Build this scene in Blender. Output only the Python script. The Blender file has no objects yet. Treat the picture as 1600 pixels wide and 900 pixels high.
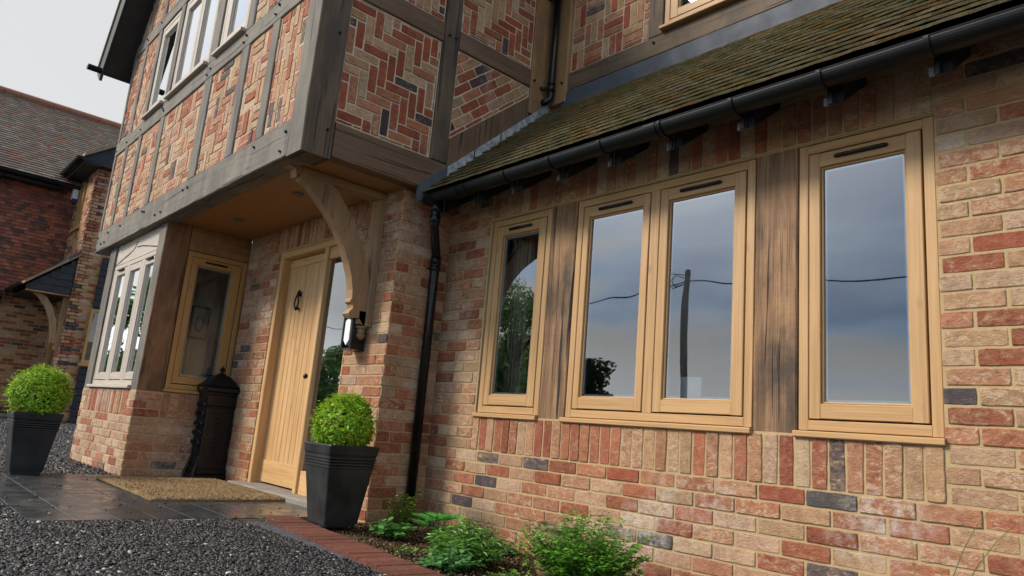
import bpy, bmesh, math, random
import numpy as np
from mathutils import Vector, Matrix
R_ = math.radians
rnd = random.Random(7)
sc = bpy.context.scene
COL = sc.collection

# ------------------------------------------------------------------ camera
cam_d = bpy.data.cameras.new('camera'); cam = bpy.data.objects.new('camera', cam_d); COL.objects.link(cam)
rt = Vector((0.67458965, 0.73346779, 0.08338948)); dn = Vector((-0.09201553, 0.19563248, -0.9763509)); fw = Vector((-0.73243563, 0.65096308, 0.19946207))
CP = Vector((3.52226765, -3.15591039, 0.64028469))
m = Matrix((rt, -dn, -fw)).transposed().to_4x4(); m.translation = CP
cam.matrix_world = m
cam_d.sensor_width = 36; cam_d.lens = 36 * 1118.3677 / 1600
cam_d.clip_start = .05; cam_d.clip_end = 2000
cam_d.dof.use_dof = True; cam_d.dof.focus_distance = 4.2; cam_d.dof.aperture_fstop = 5.0
sc.camera = cam

# ------------------------------------------------------------------ sky
SUN_AZ = R_(213)   # compass-like angle, measured from +Y clockwise: sun in the south west
SUN_EL = R_(37)
w = bpy.data.worlds.new('World'); sc.world = w; w.use_nodes = True
nt = w.node_tree; nt.nodes.clear()
N = nt.nodes.new; Lk = nt.links.new
out = N('ShaderNodeOutputWorld'); mixs = N('ShaderNodeMixShader'); Lk(mixs.outputs[0], out.inputs[0])
sky = N('ShaderNodeTexSky'); sky.sky_type = 'NISHITA'; sky.sun_disc = False; sky.sun_elevation = SUN_EL; sky.sun_rotation = SUN_AZ
b1 = N('ShaderNodeBackground'); b1.inputs[1].default_value = .05; Lk(sky.outputs[0], b1.inputs[0])
tc = N('ShaderNodeTexCoord'); sep = N('ShaderNodeSeparateXYZ'); Lk(tc.outputs['Generated'], sep.inputs[0])
def M(op, a, b=None, clamp=False):
    n = N('ShaderNodeMath'); n.operation = op; n.use_clamp = clamp
    for i, v in enumerate((a, b)):
        if v is None: continue
        if isinstance(v, (int, float)): n.inputs[i].default_value = v
        else: Lk(v, n.inputs[i])
    return n.outputs[0]
zc = M('MAXIMUM', M('ADD', sep.outputs[2], .18), .05)
cx = M('DIVIDE', sep.outputs[0], zc); cy = M('DIVIDE', sep.outputs[1], zc)
cmb = N('ShaderNodeCombineXYZ'); Lk(cx, cmb.inputs[0]); Lk(M('MULTIPLY', cy, 1.5), cmb.inputs[1])
nz = N('ShaderNodeTexNoise'); nz.inputs['Scale'].default_value = 1.15; nz.inputs['Detail'].default_value = 5; nz.inputs['Roughness'].default_value = .5; Lk(cmb.outputs[0], nz.inputs['Vector'])
# cloud is brightest around the veiled sun (south west), stormy blue-grey elsewhere, with added eastern and overhead fill, pale along the horizon
dt = N('ShaderNodeVectorMath'); dt.operation = 'DOT_PRODUCT'; Lk(tc.outputs['Generated'], dt.inputs[0])
dt.inputs[1].default_value = (math.sin(SUN_AZ) * math.cos(SUN_EL), math.cos(SUN_AZ) * math.cos(SUN_EL), math.sin(SUN_EL))
lobe = M('POWER', M('MAXIMUM', dt.outputs['Value'], 0.0), 16.0)
hor = M('MULTIPLY', M('SUBTRACT', .21, M('ABSOLUTE', sep.outputs[2]), True), 7.0)
west = M('MULTIPLY', M('MAXIMUM', M('ADD', M('MULTIPLY', sep.outputs[0], -1.0), M('MULTIPLY', sep.outputs[1], .6)), 0.0), .85)
side_fill = M('MULTIPLY', M('ABSOLUTE', sep.outputs[0]), .30)  # extra sky brightness added on either side, filling the dim porch recess
up = M('MULTIPLY', M('MAXIMUM', M('SUBTRACT', sep.outputs[2], .35), 0.0), .9)
f1 = M('ADD', M('ADD', M('ADD', west, M('ADD', side_fill, up)), M('ADD', hor, M('MULTIPLY', M('SUBTRACT', nz.outputs[0], .5), 3.0))), .10, True)
cr = N('ShaderNodeValToRGB'); cr.color_ramp.elements[0].position = 0; cr.color_ramp.elements[0].color = (.055, .165, .36, 1)
cr.color_ramp.elements[1].position = 1; cr.color_ramp.elements[1].color = (.41, .41, .405, 1)
e = cr.color_ramp.elements.new(.45); e.color = (.19, .33, .52, 1)
e = cr.color_ramp.elements.new(.75); e.color = (.37, .405, .45, 1)
Lk(f1, cr.inputs[0])
lb = N('ShaderNodeMix'); lb.data_type = 'RGBA'; lb.blend_type = 'ADD'; lb.inputs[0].default_value = 1
lobe = M('ADD', lobe, M('MULTIPLY', M('MAXIMUM', M('SUBTRACT', sep.outputs[2], .58), 0.0), .75), True)  # overhead glow added as fill, separate from the sun
lc = N('ShaderNodeMix'); lc.data_type = 'RGBA'; Lk(lobe, lc.inputs[0]); lc.inputs[6].default_value = (0, 0, 0, 1); lc.inputs[7].default_value = (1.7, 1.62, 1.5, 1)
Lk(cr.outputs[0], lb.inputs[6]); Lk(lc.outputs[2], lb.inputs[7])
b2 = N('ShaderNodeBackground'); b2.inputs[1].default_value = 1.0; hz = M('MULTIPLY', M('SUBTRACT', .145, M('ABSOLUTE', sep.outputs[2]), True), 6.0, True)
hm = N('ShaderNodeMix'); hm.data_type = 'RGBA'; Lk(hz, hm.inputs[0]); Lk(lb.outputs[2], hm.inputs[6]); hm.inputs[7].default_value = (1.12, 1.18, 1.24, 1)
Lk(hm.outputs[2], b2.inputs[0])
mixs.inputs[0].default_value = .88; Lk(b1.outputs[0], mixs.inputs[1]); Lk(b2.outputs[0], mixs.inputs[2])

sd = bpy.data.lights.new('sun', 'SUN'); so = bpy.data.objects.new('sun', sd); COL.objects.link(so)
sd.energy = 2.0; sd.angle = R_(14); sd.color = (1, .92, .81)
sdir = Vector((math.sin(SUN_AZ) * math.cos(SUN_EL), math.cos(SUN_AZ) * math.cos(SUN_EL), math.sin(SUN_EL)))
so.rotation_euler = sdir.to_track_quat('Z', 'Y').to_euler(); so.location = (-8, -8, 14)

sc.view_settings.view_transform = 'Standard'; sc.view_settings.look = 'None'
sc.view_settings.exposure = 1.0; sc.view_settings.gamma = 1; sc.view_settings.use_curve_mapping = False
try:
    sc.cycles.max_bounces = 8; sc.cycles.transparent_max_bounces = 12; sc.cycles.use_denoising = True
except Exception: pass

# ------------------------------------------------------------------ materials
def mat(name):
    m = bpy.data.materials.new(name); m.use_nodes = True
    return m, m.node_tree, m.node_tree.nodes['Principled BSDF']
class G:
    """tiny node helper"""
    def __init__(s, nt): s.t = nt
    def n(s, typ, **kw):
        x = s.t.nodes.new(typ)
        for k, v in kw.items():
            if k.startswith('i_'):
                x.inputs[k[2:].replace('_', ' ')].default_value = v
            else: setattr(x, k, v)
        return x
    def l(s, a, b): s.t.links.new(a, b)
    def noise(s, vec, scale, detail=4, rough=.55, dist=0):
        x = s.n('ShaderNodeTexNoise'); x.inputs['Scale'].default_value = scale; x.inputs['Detail'].default_value = detail
        x.inputs['Roughness'].default_value = rough; x.inputs['Distortion'].default_value = dist
        if vec is not None: s.l(vec, x.inputs['Vector'])
        return x.outputs[0]
    def ramp(s, fac, stops):
        x = s.n('ShaderNodeValToRGB'); els = x.color_ramp.elements
        while len(els) < len(stops): els.new(.5)
        for e, (p, c) in zip(els, stops):
            e.position = p; e.color = (c, c, c, 1) if isinstance(c, (int, float)) else tuple(c) + (1,)
        s.l(fac, x.inputs[0]); return x.outputs[0]
    def mix(s, fac, a, b, mode='MIX'):
        x = s.n('ShaderNodeMix', data_type='RGBA', blend_type=mode)
        for sock, v in ((x.inputs[0], fac), (x.inputs[6], a), (x.inputs[7], b)):
            if isinstance(v, (int, float)): sock.default_value = v
            elif isinstance(v, tuple): sock.default_value = v + (1,) if len(v) == 3 else v
            else: s.l(v, sock)
        return x.outputs[2]
    def math(s, op, a, b=0.0, clamp=False):
        x = s.n('ShaderNodeMath', operation=op, use_clamp=clamp)
        for i, v in enumerate((a, b)):
            if isinstance(v, (int, float)): x.inputs[i].default_value = v
            else: s.l(v, x.inputs[i])
        return x.outputs[0]
    def map(s, vec, scale):
        x = s.n('ShaderNodeMapping'); x.inputs['Scale'].default_value = scale; s.l(vec, x.inputs[0]); return x.outputs[0]
    def bump(s, h, strength, dist, bs, prev=None):
        x = s.n('ShaderNodeBump'); x.inputs['Strength'].default_value = strength; x.inputs['Distance'].default_value = dist
        s.l(h, x.inputs['Height'])
        if prev is not None: s.l(prev, x.inputs['Normal'])
        if bs is not None: s.l(x.outputs[0], bs.inputs['Normal'])
        return x.outputs[0]

def wood(name, dark, light, stain=None, stain_amt=0., rough=.65, bump=.25, grain=26, crack=0., vari=.25, saw=0., ramp=(.34, .62)):
    m, nt, bs = mat(name); g = G(nt)
    uv = g.n('ShaderNodeUVMap').outputs[0]
    geo = g.n('ShaderNodeNewGeometry').outputs['Position']
    fine = g.noise(g.map(uv, (2.2, grain * 5, 1)), 1.0, 5, .6, .3)
    broad = g.noise(g.map(uv, (.9, grain * .55, 1)), 1.0, 4, .6, 1.2)
    f = g.math('ADD', g.math('MULTIPLY', fine, .5), g.math('MULTIPLY', broad, .5))
    c = g.ramp(f, [(ramp[0], dark), (ramp[1], light)])
    big = g.noise(geo, 1.7, 3, .5)
    c = g.mix(g.math('MULTIPLY', big, vari), c, tuple(x * .62 for x in dark))
    kn = g.n('ShaderNodeTexVoronoi'); kn.inputs['Scale'].default_value = 1; g.l(g.map(uv, (3.1, 7, 1)), kn.inputs['Vector'])
    kf = g.ramp(kn.outputs['Distance'], [(.02, 1.), (.13, 0.)])
    c = g.mix(g.math('MULTIPLY', kf, .55), c, tuple(x * .4 for x in dark))
    if stain:
        sf = g.ramp(g.noise(g.map(geo, (4, 4, 1.6)), 1.1, 5, .62, .4), [(.44, 0.), (.66, 1.)])
        c = g.mix(g.math('MULTIPLY', sf, stain_amt), c, stain)
    h = g.math('ADD', fine, g.math('MULTIPLY', broad, .6))
    if crack:
        ck = g.noise(g.map(uv, (1.1, grain * 1.3, 1)), 1.0, 2, .5, .6)
        cf = g.ramp(ck, [(.335, 1.), (.37, 0.)])
        c = g.mix(g.math('MULTIPLY', cf, crack), c, (.012, .010, .008))
        h = g.math('SUBTRACT', h, g.math('MULTIPLY', cf, 1.6 * crack))
    if saw:
        sw = g.noise(g.map(uv, (110, 3, 1)), 1.0, 2, .5, .4); sf2 = g.ramp(sw, [(.36, .62), (.60, 1.)])
        c = g.mix(saw, c, g.mix(1., c, sf2, 'MULTIPLY')); h = g.math('ADD', h, g.math('MULTIPLY', sw, .8 * saw))
        
    g.l(c, bs.inputs['Base Color']); bs.inputs['Roughness'].default_value = rough
    g.bump(h, bump, .004, bs)
    return m

def brick_mat(name, lime=1.0, dirt=.35, bumpk=1.0):
    m, nt, bs = mat(name); g = G(nt)
    a = g.n('ShaderNodeAttribute', attribute_name='tone')
    geo = g.n('ShaderNodeNewGeometry').outputs['Position']
    n1 = g.noise(geo, 38, 5, .65); n2 = g.noise(geo, 11, 4, .6, .6); n3 = g.noise(geo, 170, 3, .6)
    c = g.mix(g.ramp(n1, [(.3, 0.), (.7, 1.)]), g.mix(1., a.outputs[0], (.62, .56, .56), 'MULTIPLY'), a.outputs[0])
    c = g.mix(g.ramp(n2, [(.42, 0.), (.68, .55)]), c, g.mix(1., a.outputs[0], (1.25, 1.3, 1.3), 'MULTIPLY'))
    # creased buff sand facing, stronger on some bricks than others (alpha)
    sm = g.noise(g.map(geo, (1, 1, 1.7)), 21, 7, .72, 1.0)
    lf = g.math('ADD', sm, g.math('MULTIPLY', g.math('SUBTRACT', a.outputs['Alpha'], .5), .40))
    c = g.mix(g.math('MULTIPLY', g.ramp(lf, [(.42, 0.), (.62, 1.)]), .55 * lime), c, (.46, .285, .155))
    c = g.mix(g.math('MULTIPLY', g.ramp(lf, [(.575, 0.), (.64, 1.)]), .6 * lime), c, (.56, .43, .30))
    # powdery white bloom in a few places of the wall
    bl = g.math('MULTIPLY', g.ramp(g.noise(geo, 1.4, 3, .5), [(.58, 0.), (.70, 1.)]), g.ramp(g.noise(geo, 16, 5, .7), [(.42, 0.), (.62, 1.)]))
    c = g.mix(g.math('MULTIPLY', bl, .75 * lime), c, (.58, .53, .46))
    # dark pitted crevices
    pit = g.ramp(g.noise(geo, 75, 4, .7, 1.5), [(.30, 1.), (.42, 0.)])
    c = g.mix(g.math('MULTIPLY', pit, dirt), c, (.06, .04, .03))
    g.l(c, bs.inputs['Base Color']); bs.inputs['Roughness'].default_value = .88
    bs.inputs['Specular IOR Level'].default_value = .25
    cre = g.noise(g.map(geo, (1, 1, 2.2)), 32, 5, .7, 2.2)
    b = g.bump(g.math('ADD', cre, g.math('MULTIPLY', n3, .25)), .75 * bumpk, .008, None)
    g.bump(n2, .5 * bumpk, .008, bs, b)
    return m

def mortar_mat(name, c1, c2):
    m, nt, bs = mat(name); g = G(nt)
    geo = g.n('ShaderNodeNewGeometry').outputs['Position']
    n1 = g.noise(geo, 90, 4, .7); n2 = g.noise(geo, 5, 3)
    c = g.mix(g.ramp(n1, [(.3, 0.), (.7, 1.)]), c1, c2)
    c = g.mix(g.ramp(n2, [(.45, 0.), (.75, .35)]), c, tuple(x * .6 for x in c1))
    g.l(c, bs.inputs['Base Color']); bs.inputs['Roughness'].default_value = .95
    g.bump(n1, .6, .004, bs)
    return m

def plain(name, col, rough=.5, metal=0., bump=0., bscale=60, vary=0., vscale=6, spec=None, col2=None):
    m, nt, bs = mat(name); g = G(nt)
    geo = g.n('ShaderNodeNewGeometry').outputs['Position']
    if vary or col2:
        f = g.ramp(g.noise(geo, vscale, 5, .6), [(.38, 0.), (.66, 1.)])
        c = g.mix(f, col, col2 if col2 else tuple(x * (1 - vary) for x in col))
        g.l(c, bs.inputs['Base Color'])
        g.l(g.math('ADD', g.math('MULTIPLY', f, .15), rough - .07), bs.inputs['Roughness'])
    else:
        bs.inputs['Base Color'].default_value = col + (1,); bs.inputs['Roughness'].default_value = rough
    bs.inputs['Metallic'].default_value = metal
    if spec is not None: bs.inputs['Specular IOR Level'].default_value = spec
    if bump: g.bump(g.noise(geo, bscale, 4), bump, .003, bs)
    return m

def attr_mat(name, rough=.7, bump=.3, bscale=70, mulv=.3, spec=.3, moss_shade=None, translucent=0., top_shade=.8):
    """colour from the 'tone' attribute with noise; optional moss with painted shade on tops / leaf light-through"""
    m, nt, bs = mat(name); g = G(nt)
    a = g.n('ShaderNodeAttribute', attribute_name='tone')
    geo = g.n('ShaderNodeNewGeometry').outputs['Position']
    f = g.ramp(g.noise(geo, bscale * .5, 4), [(.3, 1 - mulv), (.7, 1.)])
    c = g.mix(1., a.outputs[0], f, 'MULTIPLY')
    if moss_shade:
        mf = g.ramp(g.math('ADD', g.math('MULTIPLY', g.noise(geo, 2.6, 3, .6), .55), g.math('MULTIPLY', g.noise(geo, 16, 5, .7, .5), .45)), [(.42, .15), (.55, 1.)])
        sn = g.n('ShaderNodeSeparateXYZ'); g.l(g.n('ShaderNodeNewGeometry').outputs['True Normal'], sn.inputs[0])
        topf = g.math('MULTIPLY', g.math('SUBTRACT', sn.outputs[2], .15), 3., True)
        c = g.mix(g.math('MULTIPLY', g.math('MULTIPLY', mf, moss_shade[3]), g.math('ADD', g.math('MULTIPLY', topf, .7), .3)), c, moss_shade[:3])
        c = g.mix(g.math('MULTIPLY', topf, top_shade), c, g.mix(1., c, (.16, .15, .10), 'MULTIPLY'))  # upward faces darkened in colour to stand for shade between tile courses
    g.l(c, bs.inputs['Base Color']); bs.inputs['Roughness'].default_value = rough; bs.inputs['Specular IOR Level'].default_value = spec
    if bump: g.bump(g.noise(geo, bscale, 4), bump, .004, bs)
    if translucent:
        tr = g.n('ShaderNodeBsdfTranslucent'); g.l(c, tr.inputs[0])
        mx = g.n('ShaderNodeMixShader'); mx.inputs[0].default_value = translucent
        o = nt.nodes['Material Output']; g.l(bs.outputs[0], mx.inputs[1]); g.l(tr.outputs[0], mx.inputs[2]); g.l(mx.outputs[0], o.inputs[0])
    return m

MT = {}
MT['brick'] = brick_mat('brick', .85, .6, 1.25)
MT['brick_panel'] = brick_mat('brick_panel', .6, .5, 1.2)
MT['brick_far'] = brick_mat('brick_far', .25, .3, .5)
MT['mortar'] = mortar_mat('mortar', (.44, .32, .165), (.33, .235, .115))
MT['mortar_pale'] = mortar_mat('mortar_pale', (.60, .49, .35), (.48, .38, .26))
MT['oak_new'] = wood('oak_new', (.36, .195, .070), (.50, .295, .122), rough=.55, bump=.2, grain=34, vari=.3, ramp=(.38, .58))
MT['oak_door'] = wood('oak_door', (.44, .24, .088), (.66, .40, .175), rough=.52, bump=.2, grain=30, vari=.28, ramp=(.38, .58))
MT['oak_warm'] = wood('oak_warm', (.34, .17, .05), (.48, .26, .085), rough=.5, bump=.12, grain=34, vari=.18)
MT['oak_silver'] = wood('oak_silver', (.34, .28, .22), (.50, .43, .36), rough=.55, bump=.15, grain=30, vari=.15)
MT['oak_brown'] = wood('oak_brown', (.15, .074, .031), (.38, .215, .102), stain=(.045, .028, .018), stain_amt=.9, saw=.25, rough=.75, bump=.8, grain=30, crack=1., ramp=(.40, .58))
MT['oak_bay'] = wood('oak_bay', (.17, .075, .028), (.33, .16, .062), stain=(.05, .028, .015), stain_amt=.75, rough=.7, bump=.45, grain=20, crack=.7)
MT['oak_orange'] = wood('oak_orange', (.24, .125, .045), (.36, .20, .08), stain=(.08, .05, .03), stain_amt=.6, rough=.7, bump=.4, grain=20, crack=.6)
MT['oak_grey'] = wood('oak_grey', (.105, .088, .068), (.20, .172, .136), stain=(.05, .045, .04), stain_amt=.6, rough=.8, bump=.5, grain=22, crack=.8)
MT['oak_dark'] = wood('oak_dark', (.078, .038, .016), (.185, .102, .048), stain=(.15, .105, .065), stain_amt=.4, rough=.75, bump=.5, grain=22, crack=.7)
MT['oak_side'] = wood('oak_side', (.078, .047, .024), (.165, .108, .060), stain=(.035, .027, .02), stain_amt=.7, rough=.75, bump=.5, grain=20, crack=.8)
MT['oak_brace'] = wood('oak_brace', (.24, .13, .055), (.40, .235, .11), stain=(.16, .11, .07), stain_amt=.55, rough=.6, bump=.3, grain=18, crack=.4)
MT['ply'] = wood('ply', (.26, .12, .035), (.34, .165, .055), rough=.45, bump=.05, grain=12, vari=.2)
MT['black_wood'] = plain('black_wood', (.010, .011, .014), .55, bump=.3, vary=.4)
MT['black_plastic'] = plain('black_plastic', (.006, .006, .007), .30, spec=.35, vary=.25, vscale=12)
MT['gutter'] = plain('gutter_black', (.006, .007, .008), .42, spec=.28, vary=.3, vscale=9, bump=.05)
MT['iron'] = plain('cast_iron', (.005, .005, .006), .36, spec=.3, bump=.25, bscale=120, vary=.3)
MT['seal'] = plain('seal_black', (.004, .004, .004), .8)
MT['spacer'] = plain('spacer_alu', (.35, .45, .52), .35, metal=.2)
MT['lead'] = plain('lead', (.085, .092, .105), .72, vary=.3, vscale=5, bump=.15, bscale=14, spec=.25, col2=(.060, .064, .074))
MT['lead_white'] = plain('lead_oxidised', (.16, .20, .25), .6, bump=.3, bscale=40, col2=(.50, .47, .42), vscale=26)
MT['grey_tab'] = plain('grey_tab', (.10, .11, .115), .5)
MT['plaster'] = plain('plaster', (.42, .38, .32), .9, vary=.1)
MT['panelling'] = plain('panelling', (.78, .74, .66), .7)
MT['white'] = plain('white', (.75, .75, .73), .5)
MT['paper'] = plain('paper', (.8, .8, .78), .9)
MT['floor'] = plain('floor_dark', (.09, .06, .04), .6)
MT['soil'] = plain('soil', (.058, .033, .015), .95, spec=.05, bump=1.0, bscale=45, col2=(.09, .065, .042), vscale=30)
MT['stone'] = plain('doorstep_stone', (.23, .20, .165), .8, bump=.4, vary=.3)
MT['terracotta'] = plain('terracotta', (.15, .085, .045), .85, bump=.6, bscale=50, col2=(.36, .25, .14), vscale=22)
MT['slate_pot'] = plain('planter_slate', (.011, .012, .013), .45, bump=.12, bscale=35, vary=.0, col2=(.027, .027, .026), vscale=7, spec=.35)
MT['kerb'] = plain('kerb_stone', (.26, .20, .11), .9, bump=.3, vary=.3)
MT['tile_far'] = attr_mat('tile_far', .7, .2, 40)
MT['tile_far_roof'] = attr_mat('tile_far_roof', .6, .2, 40, moss_shade=(.13, .10, .08, .3), top_shade=.45)  # tile tops toned darker to stand for shade between rows
MT['roof_tile'] = attr_mat('roof_tile', .85, .7, 60, .45, .2, moss_shade=(.085, .095, .010, .97), top_shade=.85)  # mossy tops, with course shade painted into the colour
MT['stones'] = attr_mat('stones', .42, .15, 300, .25, .4)
MT['leaf'] = attr_mat('leaf', .42, 0, 60, .1, .4, translucent=.33)
MT['leaf_far'] = attr_mat('leaf_far', .7, 0, 20, .2, .1, translucent=.6)
MT['pole_wood'] = plain('pole_wood', (.30, .28, .25), .8, vary=.3)
MT['bark'] = plain('bark', (.06, .045, .03), .9, bump=.8, bscale=30, vary=.4)
MT['crumbs'] = attr_mat('crumbs', .95, .2, 300, .3, .05)
MT['edging'] = attr_mat('edging', .85, .6, 90, .4, .2)

def glass_mat(name, tint=(.85, .9, .88), k=1.5, ior=1.55):
    m, nt, bs = mat(name); nt.nodes.remove(bs); g = G(nt)
    fr = g.n('ShaderNodeFresnel'); fr.inputs[0].default_value = ior
    gl = g.n('ShaderNodeBsdfGlossy'); gl.inputs['Roughness'].default_value = 0.0; gl.inputs[0].default_value = (.95, .97, 1, 1)
    tr = g.n('ShaderNodeBsdfTransparent'); tr.inputs[0].default_value = tint + (1,)
    geo = g.n('ShaderNodeNewGeometry').outputs['Position']
    bp = g.n('ShaderNodeBump'); bp.inputs['Strength'].default_value = .16; bp.inputs['Distance'].default_value = .01; g.l(g.noise(geo, 2.2, 1), bp.inputs['Height']); g.l(bp.outputs[0], gl.inputs['Normal'])
    mx = g.n('ShaderNodeMixShader'); g.l(g.math('ADD', g.math('MULTIPLY', fr.outputs[0], k), .03, True), mx.inputs[0])
    g.l(tr.outputs[0], mx.inputs[1]); g.l(gl.outputs[0], mx.inputs[2]); g.l(mx.outputs[0], nt.nodes['Material Output'].inputs[0])
    return m
MT['glass'] = glass_mat('glass', k=3.2)
MT['glass_clear'] = glass_mat('glass_clear', k=1.0)
MT['glass_dark'] = glass_mat('glass_dark', (.6, .65, .62), 1.6)

# paving: wet-looking dark slate
def paving_mat():
    m, nt, bs = mat('slate_paving'); g = G(nt)
    a = g.n('ShaderNodeAttribute', attribute_name='tone'); geo = g.n('ShaderNodeNewGeometry').outputs['Position']
    n = g.noise(geo, 9, 5, .6); n2 = g.noise(geo, 60, 4)
    c = g.mix(g.ramp(n, [(.35, 0.), (.7, .55)]), a.outputs[0], (.036, .033, .031))
    g.l(c, bs.inputs['Base Color'])
    g.l(g.ramp(g.noise(geo, 6, 4), [(.35, .16), (.68, .42)]), bs.inputs['Roughness'])
    g.bump(g.math('ADD', g.math('MULTIPLY', n, .5), g.math('MULTIPLY', n2, .3)), .25, .003, bs)
    return m
MT['paving'] = paving_mat()
def ground_mat():
    m, nt, bs = mat('gravel_ground'); g = G(nt)
    geo = g.n('ShaderNodeNewGeometry').outputs['Position']
    v = g.n('ShaderNodeTexVoronoi'); v.inputs['Scale'].default_value = 55; g.l(geo, v.inputs['Vector'])
    near = g.mix(1., g.ramp(v.outputs['Color'], [(.1, (.018, .018, .022)), (.9, (.085, .080, .085))]), (1., 1., 1.), 'MULTIPLY')
    # beyond the drive: rough grass
    sp = g.n('ShaderNodeSeparateXYZ'); g.l(geo, sp.inputs[0])
    far = g.math('MULTIPLY', g.math('SUBTRACT', -12., sp.outputs[1]), .5, True)
    gr = g.ramp(g.noise(geo, 3, 5), [(.3, (.035, .06, .015)), (.7, (.07, .11, .03))])
    g.l(g.mix(far, near, gr), bs.inputs['Base Color']); bs.inputs['Roughness'].default_value = .9
    g.bump(v.outputs['Distance'], .8, .01, bs)
    return m
MT['ground'] = ground_mat()
def mat_coir():
    m, nt, bs = mat('coir'); g = G(nt)
    geo = g.n('ShaderNodeNewGeometry').outputs['Position']
    n = g.noise(g.map(geo, (3, 22, 22)), 3, 5, .7); n2 = g.noise(geo, 110, 4, .8); n3 = g.noise(geo, 3.2, 4, .65)
    c = g.ramp(n2, [(.34, (.07, .038, .014)), (.5, (.29, .175, .065)), (.70, (.56, .37, .16))])
    c = g.mix(g.ramp(n, [(.4, 0.), (.7, .7)]), c, (.14, .085, .042)); c = g.mix(g.ramp(n3, [(.42, 0.), (.62, .6)]), c, (.30, .215, .13))
    g.l(c, bs.inputs['Base Color']); bs.inputs['Roughness'].default_value = 1.
    g.bump(n2, 1., .01, bs)
    return m
MT['coir'] = mat_coir()

# ------------------------------------------------------------------ mesh builder
class MB:
    def __init__(s): s.v = []; s.f = []; s.uv = []; s.tone = []; s.cur = (1, 1, 1, .5); s.mi = []; s.cmi = 0; s.use_tone = False
    def add(s, vs, fs, uvs=None, tone=None):
        o = len(s.v); s.v.extend([tuple(p) for p in vs])
        if tone is not None: s.use_tone = True
        s.tone.extend([tone or s.cur] * len(vs))
        for i, f in enumerate(fs):
            s.f.append(tuple(o + k for k in f)); s.mi.append(s.cmi)
            if uvs is None: s.uv.extend([(vs[k][0] + vs[k][1], vs[k][2]) for k in f])
            else: s.uv.extend(uvs[i])
    def build(s, name, mt, parent=None, smooth=False, xf=None):
        me = bpy.data.meshes.new(name)
        vs = s.v if xf is None else [tuple(xf(Vector(p))) for p in s.v]
        me.from_pydata(vs, [], s.f)
        uvl = me.uv_layers.new(name='UVMap'); uvl.data.foreach_set('uv', [c for t in s.uv for c in t])
        if s.use_tone:
            at = me.color_attributes.new('tone', 'FLOAT_COLOR', 'POINT'); at.data.foreach_set('color', [c for t in s.tone for c in t])
        mts = mt if isinstance(mt, (list, tuple)) else [mt]
        for q in mts: me.materials.append(MT[q])
        if len(mts) > 1: me.polygons.foreach_set('material_index', s.mi)
        if smooth: me.polygons.foreach_set('use_smooth', [True] * len(me.polygons))
        me.update()
        o = bpy.data.objects.new(name, me); COL.objects.link(o)
        if parent is not None: o.parent = parent
        return o
def prop(o, label=None, cat=None, group=None, kind=None):
    if label: o['label'] = label
    if cat: o['category'] = cat
    if group: o['group'] = group
    if kind: o['kind'] = kind
    return o
def thing(name, label, cat, loc=(0, 0, 0), group=None):
    o = bpy.data.objects.new(name, None); COL.objects.link(o); o.location = loc; o.empty_display_size = .2
    return prop(o, label, cat, group)
def struct(o): o['kind'] = 'structure'; return o

class F:
    """a working plane: u right, v up, n out of the wall"""
    def __init__(s, O, U, V, Nn): s.O = Vector(O); s.U = Vector(U); s.V = Vector(V); s.N = Vector(Nn)
    def p(s, u, v, n=0.): return s.O + s.U * u + s.V * v + s.N * n
def front(y): return F((0, y, 0), (1, 0, 0), (0, 0, 1), (0, -1, 0))
def side(x): return F((x, 0, 0), (0, 1, 0), (0, 0, 1), (1, 0, 0))

def beam(mb, p0, p1, a, b, up, c=.004, jit=0., seg=None, tone=None):
    """octagonal-section beam from p0 to p1; half sizes a (sideways) and b (up)"""
    p0 = Vector(p0); p1 = Vector(p1); L = p1 - p0; ln = L.length; L.normalize()
    up = Vector(up); t = (up - L * up.dot(L)).normalized(); sd = L.cross(t)
    n = seg or (max(1, int(ln / .10)) if jit else 1)
    c = min(c, a * .8, b * .8)
    prof = [(a, b - c), (a - c, b), (-a + c, b), (-a, b - c), (-a, -b + c), (-a + c, -b), (a - c, -b), (a, -b + c)]
    off = (rnd.random() * 40, rnd.random() * 40)
    per = [0]
    for i in range(8):
        q, r = prof[i], prof[(i + 1) % 8]; per.append(per[-1] + math.hypot(q[0] - r[0], q[1] - r[1]))
    vs = []
    ja = [[rnd.uniform(-jit, jit) for _ in range(4)] for _ in range(n + 1)]
    for i in range(n + 1):
        o = p0 + L * (ln * i / n); j = ja[i]
        for k, (x, y) in enumerate(prof):
            dx = j[0] if x > 0 else j[1]; dy = j[2] if y > 0 else j[3]
            vs.append(o + sd * (x + dx) + t * (y + dy))
    fs = []; uvs = []
    for i in range(n):
        for k in range(8):
            k2 = (k + 1) % 8; fs.append((i * 8 + k, i * 8 + k2, i * 8 + 8 + k2, i * 8 + 8 + k))
            u0 = off[0] + ln * i / n; u1 = off[0] + ln * (i + 1) / n
            uvs.append(((u0, off[1] + per[k]), (u0, off[1] + per[k + 1]), (u1, off[1] + per[k + 1]), (u1, off[1] + per[k])))
    for base in (0, n * 8):
        idx = tuple(base + k for k in range(8)); fs.append(idx if base else idx[::-1])
        q = [(off[0] + prof[k % 8][0] * .5, off[1] + prof[k % 8][1]) for k in range(8)]
        uvs.append(tuple(q if base else q[::-1]))
    mb.add(vs, fs, uvs, tone)
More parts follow.
